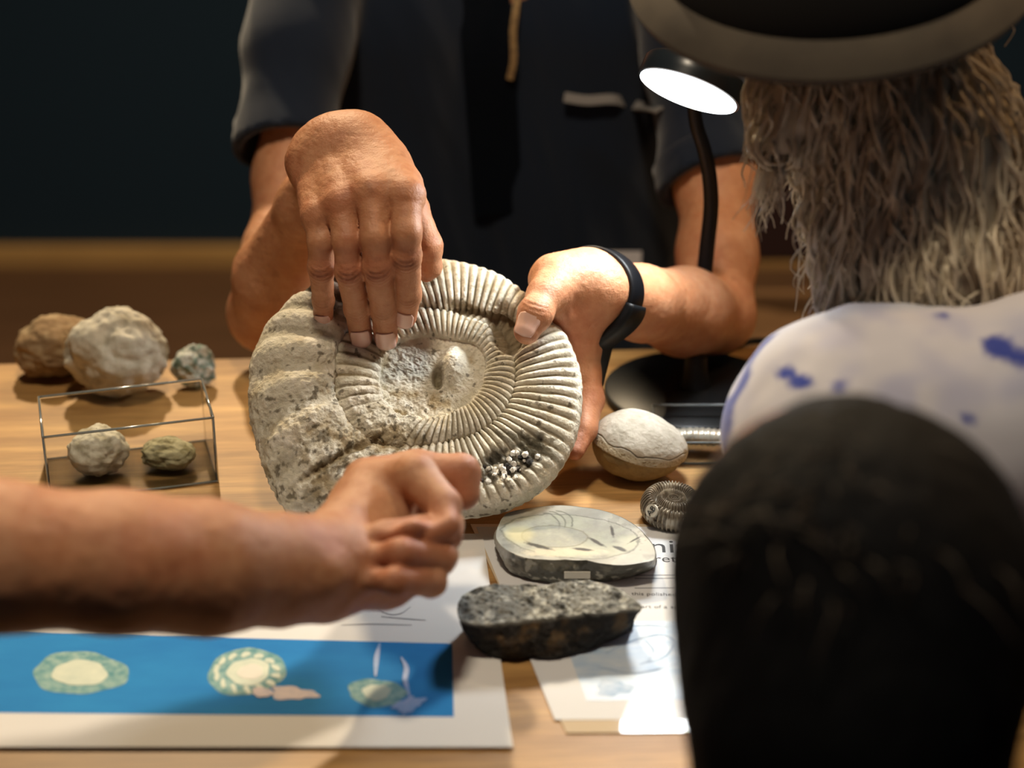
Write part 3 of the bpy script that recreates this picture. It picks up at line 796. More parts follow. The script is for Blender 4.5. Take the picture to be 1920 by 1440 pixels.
zz = Vector(dirv); yy = (Vector((-.8, .35, .5))); yy = (yy - zz*yy.dot(zz)).normalized(); xx = yy.cross(zz)
tx = text('label_text', 'AB', np.array(lc + dirv*.0034), 0, 0, .0056, M['ink'], sa)
tx.rotation_euler = Matrix((xx, yy, zz)).transposed().to_euler()
tx.location = Vector(tx.location) - xx*.0034 - yy*.0020

# ------------------------------------------------------------------ clear display cases
def clear_box(name, lo, hi, label, lidz=None, group=None):
    r = empty(name, ((lo[0]+hi[0])/2, (lo[1]+hi[1])/2, lo[2]), label, 'box', group)
    t = .0012
    box('base_panel', lo, (hi[0], hi[1], lo[2] + t), M['clear'], r)
    for nm, a, b in (('side_panel', (lo[0], lo[1], lo[2]+t), (lo[0]+t, hi[1], hi[2])), ('side_panel', (hi[0]-t, lo[1], lo[2]+t), (hi[0], hi[1], hi[2])),
                     ('front_panel', (lo[0]+t, lo[1], lo[2]+t), (hi[0]-t, lo[1]+t, hi[2])), ('back_panel', (lo[0]+t, hi[1]-t, lo[2]+t), (hi[0]-t, hi[1], hi[2]))):
        box(nm, a, b, M['clear'], r)
    # visible bright rims of the plastic
    for z in (lo[2], hi[2]):
        e = .0009
        for a, b in (((lo[0], lo[1], z), (hi[0], lo[1], z)), ((lo[0], hi[1], z), (hi[0], hi[1], z)), ((lo[0], lo[1], z), (lo[0], hi[1], z)), ((hi[0], lo[1], z), (hi[0], hi[1], z))):
            V_, F_ = tube([np.array(a) + (0, 0, e), np.array(b) + (0, 0, e)], e, 6); link_mesh('rim', V_, F_, M['clear_edge'], r)
    for x in (lo[0], hi[0]):
        for y in (lo[1], hi[1]):
            V_, F_ = tube([np.array((x, y, lo[2])), np.array((x, y, hi[2]))], .0008, 6); link_mesh('corner_edge', V_, F_, M['clear_edge'], r)
    return r
a = PT(1232, 872, 0)
b = clear_box('display_box', (a[0], a[1], TZ + .0004), (a[0] + .12, a[1] + .062, TZ + .017), 'shallow clear plastic display box with a fossil, in front of the lamp base')
fo = np.array(PT(1330, 830, 0))
# long ribbed fossil piece lying on the box
pts = [PT(1244, 838, .012), PT(1270, 833, .014), PT(1310, 832, .014), PT(1350, 834, .014), PT(1390, 836, .0135), PT(1420, 839, .012)]
pts = catmull([p + np.array([0, .012, 0]) for p in pts], 14); n_ = len(pts)
rad = [.0011 + .0064*math.sin(PI*min(1, (i + 1)/n_*1.05 + .02))**.5 + .0005*math.cos(i*1.6) for i in range(n_)]
V_, F_ = tube(pts, rad, 28, .8); kk = np.array([[.42, .40, .33]]*len(V_))*(1 + .5*fbm(np.array(V_), 240, 3, 3))[:, None]
fr_ = empty('long_fossil', (pts[0] + pts[-1])/2 - np.array([0, 0, .007]), 'long pale ribbed fossil piece lying in the shallow clear box', 'fossil')
link_mesh('shell', V_, F_, M['pyrite'], fr_, True, kk)

# left: clear box, specimens
a = PT(409, 905, 0); x1 = a[0]
cb = clear_box('specimen_box', (x1 - .115, a[1], TZ + .0004), (x1, a[1] + .066, TZ + .050), 'tall clear plastic specimen box standing left of the big ammonite')
cb.rotation_euler = (0, 0, .27); _o = Vector(cb.location); _c = Vector((x1, a[1], 0)); _d = Matrix.Rotation(.27, 3, 'Z') @ Vector((_o.x - x1, _o.y - a[1], 0)); cb.location = (_c.x + _d.x, _c.y + _d.y, _o.z)
def pebble(name, c, R, k0, k1, label, cat='stone', seed=1, parent=None, rough=.06, lumps=1.6):
    nu, nv = 90, 56
    U, Vv = np.meshgrid(np.linspace(0, 2*PI, nu, endpoint=False), np.linspace(.02, PI - .02, nv), indexing='ij')
    D = np.stack([np.sin(Vv)*np.cos(U), np.sin(Vv)*np.sin(U), np.cos(Vv)], -1)
    nz = fbm(D, lumps, 5, seed); r = 1 + rough*4*nz + rough*fbm(D, 7, 3, seed + 9)
    X = D*np.array(R)*r[..., None]; X[..., 2] -= X[..., 2].min(); W = X + np.array(c)
    k = mixk(np.broadcast_to(np.array(k0), W.shape).copy(), k1, sst(-.2, .4, fbm(D, 4, 4, seed + 4)))
    i, j = np.meshgrid(np.arange(nu), np.arange(nv - 1), indexing='ij'); i2 = (i + 1) % nu
    Qf = np.stack([i*nv + j, i*nv + j + 1, i2*nv + j + 1, i2*nv + j], -1).reshape(-1, 4)
    o = link_mesh(name, W.reshape(-1, 3), Qf, M['stone'], None, True, k.reshape(-1, 3), origin=c)
    return tag(o, label, cat)
pebble('fossil_fragment', (x1 - .038, a[1] + .020, TZ + .0022), (.019, .015, .011), (.42, .40, .26), (.24, .22, .12), 'small yellowish fossil fragment inside the tall clear box, at its right end', seed=3)
pebble('shell_fragment', (x1 - .084, a[1] + .010, TZ + .0022), (.020, .017, .018), (.70, .68, .58), (.45, .42, .32), 'pale rounded shell fragment inside the tall clear box, at its left end', seed=5)
q_ = PT(392, 735, 0)
pebble('mineral_specimen', (q_[0] - .012, q_[1] + .01, TZ + .0005), (.016, .014, .016), (.62, .64, .60), (.16, .24, .20), 'greenish white mineral specimen behind the tall clear box', seed=8, rough=.1)
q_ = PT(250, 800, 0)
pebble('pale_stone', (q_[0] - .02, q_[1] + .055, TZ + .0005), (.038, .03, .034), (.62, .60, .52), (.45, .42, .34), 'largest pale rounded stone at the left end of the table', seed=12, rough=.07)
q_ = PT(110, 700, 0)
pebble('brown_stone', (q_[0], q_[1], TZ + .0005), (.034, .03, .022), (.26, .17, .09), (.40, .30, .18), 'low brown stone farthest left on the table', seed=15, rough=.07)

# ================================================================== DESK LAMP
lb = PT(1302, 742, 0)
lamp = empty('desk_lamp', lb, 'black gooseneck desk lamp with round base and glowing disc head', 'lamp')
rb_ = .0700
lathe('base', [(.0001, .0), (rb_*.98, 0), (rb_, .0015), (rb_, .006), (rb_*.97, .0078), (rb_*.3, .0090), (.0001, .0092)], M['black'], lamp, lb, n=96)
lathe('stem_collar', [(.0001, .008), (.0125, .008), (.0115, .012), (.0095, .02), (.0080, .034), (.0001, .034)], M['black'], lamp, lb, n=40)
LH = P(1291, 170, 1.262)
nrm = -.10*FW + .985*(-UP*.935 - RT*.355); nrm /= np.linalg.norm(nrm)   # where the disc faces
gn = [P(1302, 738, 1.47), P(1302, 700, 1.462), P(1306, 640, 1.45), P(1316, 560, 1.435), P(1325, 470, 1.42), P(1333, 390, 1.40), P(1330, 330, 1.38), P(1320, 280, 1.362), P(1306, 235, 1.350), P(1300, 190, 1.338), P(1297, 165, 1.318), LH - nrm*.011 + FW*.018]
gn[0] = lb + np.array([0, 0, .02]); gn[1] = lb + np.array([0, .001, .035])
gp = catmull(gn, 8)
V_, F_ = tube(gp, [.0068 - .0022*i/(len(gp) - 1) for i in range(len(gp))], 20); link_mesh('gooseneck', V_, F_, M['black_matt'], lamp)
rh = .0365
lathe('lamp_head', [(rh*.955, .0005), (rh, .0), (rh*1.0, -.004), (rh*.995, -.0125), (rh*.95, -.0150), (.0001, -.0150)], M['lamp_shell'], lamp, LH, nrm, 96)
lathe('diffuser', [(.0001, .0013), (rh*.95, .0013), (rh*.955, -.001), (.0001, -.001)], M['led'], lamp, LH, nrm, 96)
lp_ = area('lamp_led', tuple(LH + nrm*.0018), tuple(LH + nrm), rh*1.86, .70, (.92, .97, 1.0)); lp_.parent = lamp
lp_.location = tuple(LH + nrm*.0018 - np.array(lb)); lp_.data.spread = math.radians(150)
pts = catmull([lb + np.array([.03, .05, .004]), P(1360, 668, 1.50), P(1410, 655, 1.52), PT(1500, 640, .003), PT(1620, 610, .003)], 8)
for p in pts: p[2] = TZ + .0035
V_, F_ = tube(pts, .0028, 10); link_mesh('power_cord', V_, F_, M['black_matt'], lamp)

# ================================================================== PEOPLE
SK = np.array([.56, .285, .15]); SK_RED = np.array([.46, .16, .085]); SK_PALE = np.array([.66, .41, .26])
def Jt(l): return [(P(x, y, t), Rr(r, t)) for x, y, t, r in l]
def skin_col(v, red_pts, tint=1.0):
    k = np.broadcast_to(SK, v.shape).copy()
    k = mixk(k, SK_RED, sst(.0, .6, fbm(v, 38, 4, 5))*.45); k = mixk(k, SK_PALE, sst(.0, .6, fbm(v, 26, 3, 15))*.4)
    for c, r, s in red_pts:
        d = np.sqrt(((v - np.asarray(c))**2).sum(-1)); k = mixk(k, SK_RED, sst(1.5*r, .3*r, d)*s)
    k = mixk(k, np.array([.30, .13, .06]), sst(.52, .62, fbm(v, 120, 2, 77))*.35)   # small age spots
    return k*tint
def creases(v, n, J, axis, dors, amp, lam, length, half):
    """fine folds across the back of a joint"""
    q = v - J; s = q@axis; d = q@dors; b = np.cross(axis, dors); l = q@b
    w_ = np.exp(-(s/length)**2)*sst(-.1, .5, (n@dors))*sst(half*1.15, half*.5, np.abs(l))
    return -amp*w_*(.5 + .5*np.cos(2*PI*(s + .35*l*l/half)/lam))
def nail(J0, J1, r0, r, dors, parent, sdf, wide=.78, x0=-1.5, x1=.40):
    """nail plate lying on the back of the last finger bone"""
    J0 = np.asarray(J0); J1 = np.asarray(J1); L0 = np.linalg.norm(J1 - J0); A = (J1 - J0)/L0
    Dn = dors - A*np.dot(dors, A); Dn /= np.linalg.norm(Dn); B = np.cross(A, Dn)
    nu, nv = 13, 14; V = []; Fc = []
    for layer in (0, 1):
        for i in range(nv):
            s = i/(nv - 1); x = r*(x0 + (x1 - x0)*s); wv = wide
            if s < .2: wv *= .78 + 1.1*s
            loc = r + (r0 - r)*max(0, -x)/L0
            rr = loc*(1.035 + .02*s)*(math.sqrt(max(0, 1 - (x/r*.55)**2)) if x > 0 else 1) - (.0007 if layer else -.0002)
            for j in range(nu):
                e = (j/(nu - 1) - .5)*2; ph = e*wv*1.1
                sx = r*.16*(1 - e*e)*(1 if s > .85 else 0) - r*.12*(1 - e*e)*(1 if s < .1 else 0)
                rd = Dn*(math.cos(ph)*.92 + .08) + B*math.sin(ph)*.98; V.append((J1 + A*(x + sx), rd, rr, (-.0006 if layer else .0008)))
    base_ = np.array([x[0] for x in V]); rdir = np.array([x[1] for x in V]); rad_ = np.array([x[2] for x in V]); tg = np.array([x[3] for x in V])
    for _ in range(12): rad_ = rad_ - .8*(sdf(base_ + rdir*rad_[:, None]) - tg)
    V = list(base_ + rdir*rad_[:, None])
    N_ = nu*nv
    for i in range(nv - 1):
        for j in range(nu - 1):
            a0 = i*nu + j; Fc.append([a0, a0 + 1, a0 + nu + 1, a0 + nu]); Fc.append([N_ + a0, N_ + a0 + nu, N_ + a0 + nu + 1, N_ + a0 + 1])
    ring = [j for j in range(nu)] + [i*nu + nu - 1 for i in range(1, nv)] + [(nv-1)*nu + j for j in range(nu - 2, -1, -1)] + [i*nu for i in range(nv - 2, 0, -1)]
    for a0, b0 in zip(ring, ring[1:] + ring[:1]): Fc.append([b0, a0, N_ + a0, N_ + b0])
    return link_mesh('fingernail', V, Fc, M['nail'], parent)
def bounds(Js, pad=.012):
    pts = np.array([p for J in Js for p, r in J]); rr = np.array([r for J in Js for p, r in J])
    return (pts - rr[:, None]).min(0) - pad, (pts + rr[:, None]).max(0) + pad

# ---------------------------------------------------------------- the seated man
man = empty('person', (-.01, .42, 0), 'seated man in a dark navy polo shirt holding the big ammonite in both hands', 'person')
def xyz(x, y, z): return np.array([x, y, TZ + z])
# right hand (left in the photograph)
dR = -FW                                     # the back of the hand looks to the camera
rPink = Jt([(588, 318, 1.2640, 36), (596, 408, 1.2210, 28), (602, 452, 1.2170, 25.5), (602, 503, 1.2260, 24), (606, 562, 1.2480, 20.5), (606, 603, 1.2605, 18)])
rRing = Jt([(622, 300, 1.2580, 38), (642, 380, 1.2120, 30), (650, 450, 1.2050, 27.5), (655, 507, 1.2140, 26.5), (669, 580, 1.2420, 23.5), (677, 632, 1.2605, 21.5)])
rMid = Jt([(655, 292, 1.2540, 38), (699, 360, 1.2060, 31), (704, 445, 1.1970, 28.5), (708, 502, 1.2070, 28), (719, 580, 1.2380, 24), (724, 634, 1.2585, 22)])
rInd = Jt([(690, 300, 1.2540, 38), (762, 366, 1.2040, 31), (762, 435, 1.1950, 28.5), (761, 480, 1.2050, 28), (765, 552, 1.2320, 24.5), (760, 594, 1.2505, 21.5)])
rThumb = Jt([(690, 310, 1.276, 40), (768, 392, 1.260, 36), (801, 462, 1.256, 28), (806, 500, 1.262, 22), (799, 515, 1.266, 15)])
rArm = Jt([(640, 285, 1.266, 52), (618, 315, 1.29, 56), (585, 385, 1.335, 62), (525, 520, 1.42, 84), (500, 588, 1.462, 70)])
rArm2 = Jt([(500, 588, 1.462, 66), (520, 480, 1.49, 58), (540, 330, 1.535, 58), (590, -60, 1.585, 66)])
palm_w = Jt([(588, 300, 1.262, 45), (672, 272, 1.256, 42), (712, 308, 1.246, 40), (752, 352, 1.222, 34)])
topw = Jt([(620, 268, 1.262, 42), (668, 268, 1.256, 38)])
tend = []
for J, kx in ((rRing, -4), (rMid, 0), (rInd, 2)):
    a0 = J[0][0]*.75 + J[1][0]*.25; a1 = J[1][0]
    tend.append(cone(a0 + dR*(Rr(35, 1.24)), Rr(5, 1.2), a1 + dR*Rr(28, 1.18), Rr(7, 1.2)))
vein = [cone(P(620, 300, 1.257), .0024, P(650, 340, 1.214), .0022), cone(P(650, 340, 1.214), .0022, P(672, 366, 1.200), .0018),
        cone(P(735, 325, 1.212), .0022, P(722, 362, 1.198), .0018), cone(P(700, 300, 1.222), .0022, P(735, 325, 1.212), .0022), cone(P(668, 290, 1.226), .002, P(690, 335, 1.208), .002)]
fing = [union(chain(J), .0035) for J in (rPink, rRing, rMid, rInd)]
palmR = union(chain(rPink[:2]) + chain(rRing[:2]) + chain(rMid[:2]) + chain(rInd[:2]) + chain(palm_w) + chain(topw), .019)
thumbR = union(chain(rThumb), .004)
armR = union(chain(rArm), .012); armR2 = union(chain(rArm2), .02)
knR = [ell(J[1][0] + dR*Rr(7, 1.18), (Rr(22, 1.18),)*3) for J in (rPink, rRing, rMid, rInd)]
pipR = [ell(J[3][0] + dR*Rr(4, 1.19), (J[3][1]*.98,)*3) for J in (rPink, rRing, rMid, rInd)]
def sdfR(p):
    d = palmR(p)
    fd = fing[0](p)
    for g in fing[1:]: fd = smin(fd, g(p), .0011)
    for g in pipR: fd = smin(fd, g(p), .003)
    d = smin(d, fd, .0055)
    for g in knR: d = smin(d, g(p), .006)
    for g in tend: d = smin(d, g(p), .005)
    for g in vein: d = smin(d, g(p), .0022)
    d = smin(d, thumbR(p), .009)
    a = smin(armR(p), armR2(p), .012)
    return smin(d, a, .018)
def finger_detail(v, n, fingers, dors, amp=.0011):
    dis = np.zeros(len(v))
    for J in fingers:
        m_ = (np.abs(v - J[3][0]).max(1) < .03) | (np.abs(v - J[4][0]).max(1) < .025)
        if not m_.any(): continue
        vv = v[m_]; nn = n[m_]
        A = J[4][0] - J[2][0]; A /= np.linalg.norm(A); Dn = dors - A*(dors@A); Dn /= np.linalg.norm(Dn)
        dis[m_] += creases(vv, nn, J[3][0], A, Dn, amp*1.15, .0033, .0068, J[3][1])
        A = J[5][0] - J[3][0]; A /= np.linalg.norm(A); Dn = dors - A*(dors@A); Dn /= np.linalg.norm(Dn)
        dis[m_] += creases(vv, nn, J[4][0], A, Dn, amp*.6, .0028, .0045, J[4][1])
    return dis
parts_v = []; parts_q = []; parts_k = []
def add_part(v, q, k):
    off = sum(len(x) for x in parts_v); parts_v.append(v); parts_q.append(q + off); parts_k.append(k)
lo, hi = bounds([rPink, rRing, rMid, rInd, rThumb, rArm, rArm2])
v, q, n = polygonise(sdfR, lo, hi, .00125)
allR = (rPink, rRing, rMid, rInd)
tipw = np.ones(len(v))
for J in allR: tipw *= sst(.010, .015, np.sqrt(((v - J[5][0])**2).sum(-1)))
v = v + n*(finger_detail(v, n, allR, dR) + tipw*(.0002*fbm(v, 260, 3, 4) + .0006*fbm(v, 70, 3, 6) - .00022*np.clip(1 - 5*np.abs(fbm(v*np.array([.5, .5, 1.6]), 190, 2, 66)), 0, 1)))[:, None]
det = finger_detail(v, n, allR, dR)
red = [(J[5][0], .013, .55) for J in allR] + [(J[3][0] + dR*.006, .010, .4) for J in allR] + [(J[1][0] + dR*.006, .012, .25) for J in allR]
kR = skin_col(v, red); add_part(v, q, mixk(kR, (.24, .085, .04), np.clip(-det/.0014, 0, 1)*.5))
nails_R = [(rPink, .80), (rRing, .86), (rMid, .86), (rInd, .84)]

# left hand (right in the photograph)
sdf_for = {}
lArm = Jt([(1128, 548, 1.296, 57), (1200, 568, 1.345, 67), (1285, 585, 1.42, 80), (1343, 590, 1.47, 70)])
lArm2 = Jt([(1343, 590, 1.47, 66), (1345, 480, 1.49, 68), (1343, 340, 1.53, 72), (1290, -60, 1.585, 72)])
lThumb = Jt([(1085, 520, 1.294, 46), (1032, 545, 1.270, 37), (1022, 556, 1.264, 34), (1004, 588, 1.252, 31.5), (988, 621, 1.247, 25)])
lInd = Jt([(1100, 560, 1.300, 46), (1084, 650, 1.303, 41), (1092, 700, 1.303, 34), (1101, 748, 1.300, 31), (1095, 805, 1.286, 24), (1079, 846, 1.274, 17)])
lMid = Jt([(1095, 570, 1.325, 44), (1068, 660, 1.335, 34), (1072, 710, 1.335, 30), (1072, 770, 1.332, 28), (1050, 815, 1.315, 24), (1025, 845, 1.302, 20)])
lRing = Jt([(1085, 580, 1.345, 40), (1050, 660, 1.355, 30), (1045, 710, 1.357, 28), (1040, 765, 1.352, 26), (1018, 800, 1.335, 23), (995, 825, 1.322, 19)])
lPink = Jt([(1070, 590, 1.36, 36), (1030, 650, 1.37, 26), (1025, 690, 1.37, 24), (1015, 735, 1.365, 22), (998, 760, 1.352, 20), (980, 780, 1.342, 16)])
lPalm = chain(Jt([(1095, 520, 1.30, 54), (1040, 523, 1.285, 48)])) + chain(Jt([(1100, 530, 1.31, 55), (1085, 610, 1.315, 40)])) + chain(Jt([(1040, 530, 1.30, 44), (1050, 620, 1.335, 30)]))
palmL = union(lPalm + chain(lInd[:2]) + chain(lMid[:2]) + chain(lRing[:2]) + chain(lPink[:2]), .012)
fL = [union(chain(J), .004) for J in (lInd, lMid, lRing, lPink)]
thL = union(chain(lThumb), .004); armL = union(chain(lArm), .012); armL2 = union(chain(lArm2), .02)
ipL = ell(lThumb[3][0] - FW*Rr(4, 1.24), (Rr(31, 1.24),)*3)
webL = cone(P(1040, 565, 1.272), .009, P(1068, 610, 1.290), .011)
def sdfL(p):
    d = palmL(p); fd = fL[0](p)
    for g in fL[1:]: fd = smin(fd, g(p), .001)
    d = smin(d, fd, .006)
    d = smin(d, webL(p), .010)
    t = smin(thL(p), ipL(p), .004); d = smin(d, t, .006)
    return smin(d, smin(armL(p), armL2(p), .012), .016)
lo, hi = bounds([lArm, lArm2, lThumb, lInd, lMid, lRing, lPink])
v, q, n = polygonise(sdfL, lo, hi, .00135)
dT = -FW*.85 + UP*.35 - RT*.1; dT /= np.linalg.norm(dT)
A = lThumb[4][0] - lThumb[3][0]; A /= np.linalg.norm(A)
Dn = dT - A*(dT@A); Dn /= np.linalg.norm(Dn)
v = v + n*(creases(v, n, lThumb[3][0], A, Dn, .0005, .0036, .008, lThumb[3][1]) + sst(.011, .017, np.sqrt(((v - lThumb[4][0])**2).sum(-1)))*(.0002*fbm(v, 260, 3, 4) + .0006*fbm(v, 60, 3, 6) - .0002*np.clip(1 - 5*np.abs(fbm(v, 170, 2, 66)), 0, 1)))[:, None]
add_part(v, q, skin_col(v, [(lThumb[4][0], .014, .35), (P(1070, 600, 1.285), .02, .5), (lInd[5][0], .02, .5), (lInd[3][0], .02, .35)], 1.06))

# head, neck and trunk under the shirt (above the picture)
TX, TY = -.015, .385
head_c = xyz(TX + .0, TY - .10, .60)
def head_sdf(c, fw=(0, -1, 0), scale=1.0, tilt=0.0):
    """a head with brow, nose, lips, chin, ears; fw = where it looks (horizontal)"""
    fw = np.array(fw, float); fw /= np.linalg.norm(fw); sd = np.cross(fw, (0, 0, 1.0)); up = np.array([0, 0, 1.0])
    ct, st = math.cos(tilt), math.sin(tilt); f2 = fw*ct - up*st; u2 = up*ct + fw*st
    ax = np.array([sd, f2, u2]); s = scale
    W = lambda x, y, z: c + s*(sd*x + f2*y + u2*z)
    prims = [ell(W(0, -.012, .035), np.array([.076, .095, .088])*s, ax), ell(W(0, .025, -.035), np.array([.058, .062, .082])*s, ax),
             ell(W(0, .062, -.098), np.array([.026, .022, .018])*s, ax)]
    f = union(prims, .03*s)
    sm = [cone(W(0, .088, .012), .008*s, W(0, .108, -.022), .0125*s), ell(W(.016, .092, -.026), np.array([.009]*3)*s), ell(W(-.016, .092, -.026), np.array([.009]*3)*s),
          cone(W(-.036, .076, .024), .010*s, W(.036, .076, .024), .010*s), ell(W(0, .086, -.052), np.array([.024, .010, .006])*s, ax), ell(W(0, .085, -.063), np.array([.020, .010, .007])*s, ax),
          ell(W(.030, .073, .005), np.array([.0125]*3)*s), ell(W(-.030, .073, .005), np.array([.0125]*3)*s),
          ell(W(.077, -.005, -.005), np.array([.010, .018, .031])*s, ax), ell(W(-.077, -.005, -.005), np.array([.010, .018, .031])*s, ax)]
    def g(p):
        d = f(p)
        for x in sm: d = smin(d, x(p), .008*s)
        return d
    return g, W, ax
hs, HW, hax = head_sdf(head_c, (.0, -1, 0), 1.0, .45)
neck = cone(xyz(TX, TY - .0, .36), .062, xyz(TX, TY - .075, .52), .056)
trunk = union([cone(xyz(TX - .06, TY + .02, -.20), .11, xyz(TX - .06, TY + .0, .24), .115), cone(xyz(TX + .06, TY + .02, -.20), .11, xyz(TX + .06, TY, .24), .115),
               cone(xyz(TX - .16, TY - .02, .33), .05, xyz(TX + .16, TY - .02, .33), .05)], .05)
def bodyf(p): return smin(smin(hs(p), neck(p), .02), trunk(p), .03)
v, q, n = polygonise(bodyf, xyz(TX - .30, TY - .24, -.34), xyz(TX + .30, TY + .2, .76), .006)
add_part(v, q, skin_col(v, []))
V = np.concatenate(parts_v); Q = np.concatenate(parts_q); K = np.concatenate(parts_k)
body = link_mesh('body', V, Q, M['skin'], man, True, K)
for (J, wd), fs in zip(nails_R, fing): nail(J[4][0], J[5][0], J[4][1], J[5][1], dR + UP*.2, man, fs, wide=wd)
nail(lThumb[3][0], lThumb[4][0], lThumb[3][1], lThumb[4][1], dT, man, thL, wide=.80, x0=-.85, x1=.62)
# hair cap of short grey hair
hair = ell(HW(0, -.02, .045), np.array([.083, .098, .092]), hax)
def hairf(p): return np.maximum(hair(p), -((p - HW(0, .055, .045))@np.array(-hax[1]*.75 + hax[2]*.65)))
v, q, n = polygonise(hairf, head_c - .16, head_c + .17, .004); v = v + n*(.003*fbm(v, 60, 3, 3))[:, None]
link_mesh('hair', v, q, M['hair_grey'], man)

# shirt
def sleeve(J, hem_p, hem_dir, k):
    out = union(chain(J), .02); inn = union([cone(J[i][0], J[i][1] - k, J[i+1][0], J[i+1][1] - k) for i in range(len(J)-1)], .02)
    hd = hem_dir/np.linalg.norm(hem_dir)
    def f(p):
        pl = (p - hem_p)@hd
        return np.maximum(np.maximum(out(p), pl), -np.maximum(inn(p), -(pl + .045)))
    return f
def Pj(l): return [(P(x, y, t), Rr(r, t)) for x, y, t, r in l]
sR = Pj([(520, 420, 1.51, 84), (533, 280, 1.54, 84), (560, 90, 1.565, 92), (600, -130, 1.60, 110)]); sL = Pj([(1345, 470, 1.50, 94), (1337, 330, 1.53, 94), (1310, 120, 1.565, 94), (1270, -110, 1.60, 112)])
hR = P(500, 283, 1.54); dHR = P(515, 420, 1.51) - P(545, 200, 1.55) + np.array([.02, 0, 0])
hL = P(1335, 345, 1.53); dHL = P(1352, 470, 1.50) - P(1330, 200, 1.55) + np.array([.035, 0, 0])
slR = sleeve(sR, hR, dHR, .006); slL = sleeve(sL, hL, dHL, .006)
chest = union([cone(xyz(TX - .085, TY + .01, -.22), .118, xyz(TX - .085, TY - .01, .20), .125), cone(xyz(TX + .085, TY + .01, -.22), .118, xyz(TX + .085, TY - .01, .20), .125),
               cone(xyz(TX - .15, TY - .02, .33), .075, xyz(TX + .15, TY - .02, .33), .075)], .05)
neckcut = cone(xyz(TX, TY - .07, .385), .066, xyz(TX, TY - .10, .60), .075)
def shirtf(p):
    d = smin(chest(p), smin(slR(p), slL(p), .001), .014); return np.maximum(d, -neckcut(p))
v, q, n = polygonise(shirtf, xyz(-.36, TY - .30, -.34), xyz(.36, TY + .17, .46), .0034)
# drape: long soft folds running down the cloth
fx = v - np.array([TX, TY, TZ])
wv = fbm(np.stack([fx[:, 0]*1.0 + .25*fx[:, 2], fx[:, 1]*.5, fx[:, 2]*.22], -1), 26, 3, 3)
fold = 1 - np.abs(fbm(np.stack([fx[:, 0] + .35*np.abs(fx[:, 2]), fx[:, 1]*.4, fx[:, 2]*.3], -1), 16, 2, 8))*3
slv = sst(.13, .18, np.abs(fx[:, 0]))
v = v + n*((.0045*wv*(1 - .4*slv) + .0025*np.clip(fold, 0, 1))*sst(-.5, .0, -(np.abs(n[:, 2]) - .5)))[:, None]
link_mesh('shirt', v, q, M['shirt'], man)
# hem bands on the sleeves
for (hp, hd, J, kx) in ((hR, dHR, sR, 0), (hL, dHL, sL, 0)):
    hd = hd/np.linalg.norm(hd); a0 = J[0][0]; a1 = J[1][0]; ax_ = a1 - a0
    tpar = ((hp - a0)@hd)/(ax_@hd); cc = a0 + ax_*tpar; r_ = J[0][1] + (J[1][1] - J[0][1])*tpar
    A1, B1, D1 = frame_of(hd); rings = []
    nn_ = 64; V_ = []; F_ = []
    prof = [(-.026, .0012), (-.025, .0022), (-.002, .0022), (0, .0006), (0.0004, -.002), (-.026, -.002)]
    for h_, o_ in prof:
        for j in range(nn_):
            t = 2*PI*j/nn_; dv = A1*math.cos(t) + B1*math.sin(t); rr = r_*1.03 + o_
            V_.append(cc + D1*h_ + dv*rr)
    for i in range(len(prof)):
        i2 = (i + 1) % len(prof)
        for j in range(nn_): F_.append([i*nn_ + j, i*nn_ + (j+1) % nn_, i2*nn_ + (j+1) % nn_, i2*nn_ + j])
    link_mesh('sleeve_hem', V_, F_, M['shirt'], man)
def chest_front(px, py, off=.002):
    d = FW + RT*((px - 960)/F) + UP*((720 - py)/F); t = 1.35
    for _ in range(60):
        s = shirtf((CAM + d*t)[None])[0]; t += max(s - off, 0)*.8
        if s < off + 1e-4: break
    return CAM + d*t
def strip(name, pp, wd, th, m, parent, off=.0035):
    c = catmull([chest_front(x, y, off) for x, y in pp], 6); V_ = []; F_ = []
    for i, p in enumerate(c):
        d = c[min(i+1, len(c)-1)] - c[max(i-1, 0)]; d /= np.linalg.norm(d); s = np.cross(d, FW); s /= np.linalg.norm(s); nn = np.cross(s, d)
        for a_, b_ in ((-1, -1), (1, -1), (1, 1), (-1, 1)): V_.append(p + s*a_*wd/2 + nn*b_*th/2)
    k = len(c)
    for i in range(k - 1):
        for j in range(4): F_.append([i*4 + j, i*4 + (j+1) % 4, (i+1)*4 + (j+1) % 4, (i+1)*4 + j])
    F_ += [[3, 2, 1, 0], [(k-1)*4 + j for j in range(4)]]
    return link_mesh(name, V_, F_, m, parent, smooth=False)
strip('chest_piping', [(1058, 182), (1100, 188), (1150, 186), (1195, 198), (1235, 206)], .0085, .002, M['grey_piping'], man)['label'] = 'pale grey piping across the chest'
strip('neck_cord', [(970, -40), (968, 10), (962, 60), (963, 110), (956, 148)], .006, .004, M['tan_cord'], man, .006)['label'] = 'tan cord hanging from the neck'
strip('placket', [(905, -40), (915, 100), (925, 250), (935, 400)], .045, .003, M['vest'], man, .0035)
cnt = chest_front(1168, 492, .004)
tagp = [P(1130, 472, 1.50), P(1203, 472, 1.50), P(1203, 525, 1.49), P(1130, 525, 1.49)]
tagp = [chest_front(x, y, .004) for x, y in ((1128, 472), (1203, 472))]; tagp = [tagp[0], tagp[1], tagp[1] + np.array([0, -.004, -.028]), tagp[0] + np.array([0, -.004, -.028])]
V_ = tagp + [p + np.array([0, .0012, 0]) for p in tagp]
link_mesh('name_badge', V_, [[0, 1, 2, 3], [7, 6, 5, 4], [0, 4, 5, 1], [1, 5, 6, 2], [2, 6, 7, 3], [3, 7, 4, 0]], M['tag'], man, smooth=False)['label'] = 'plain white badge at the waist of the shirt'
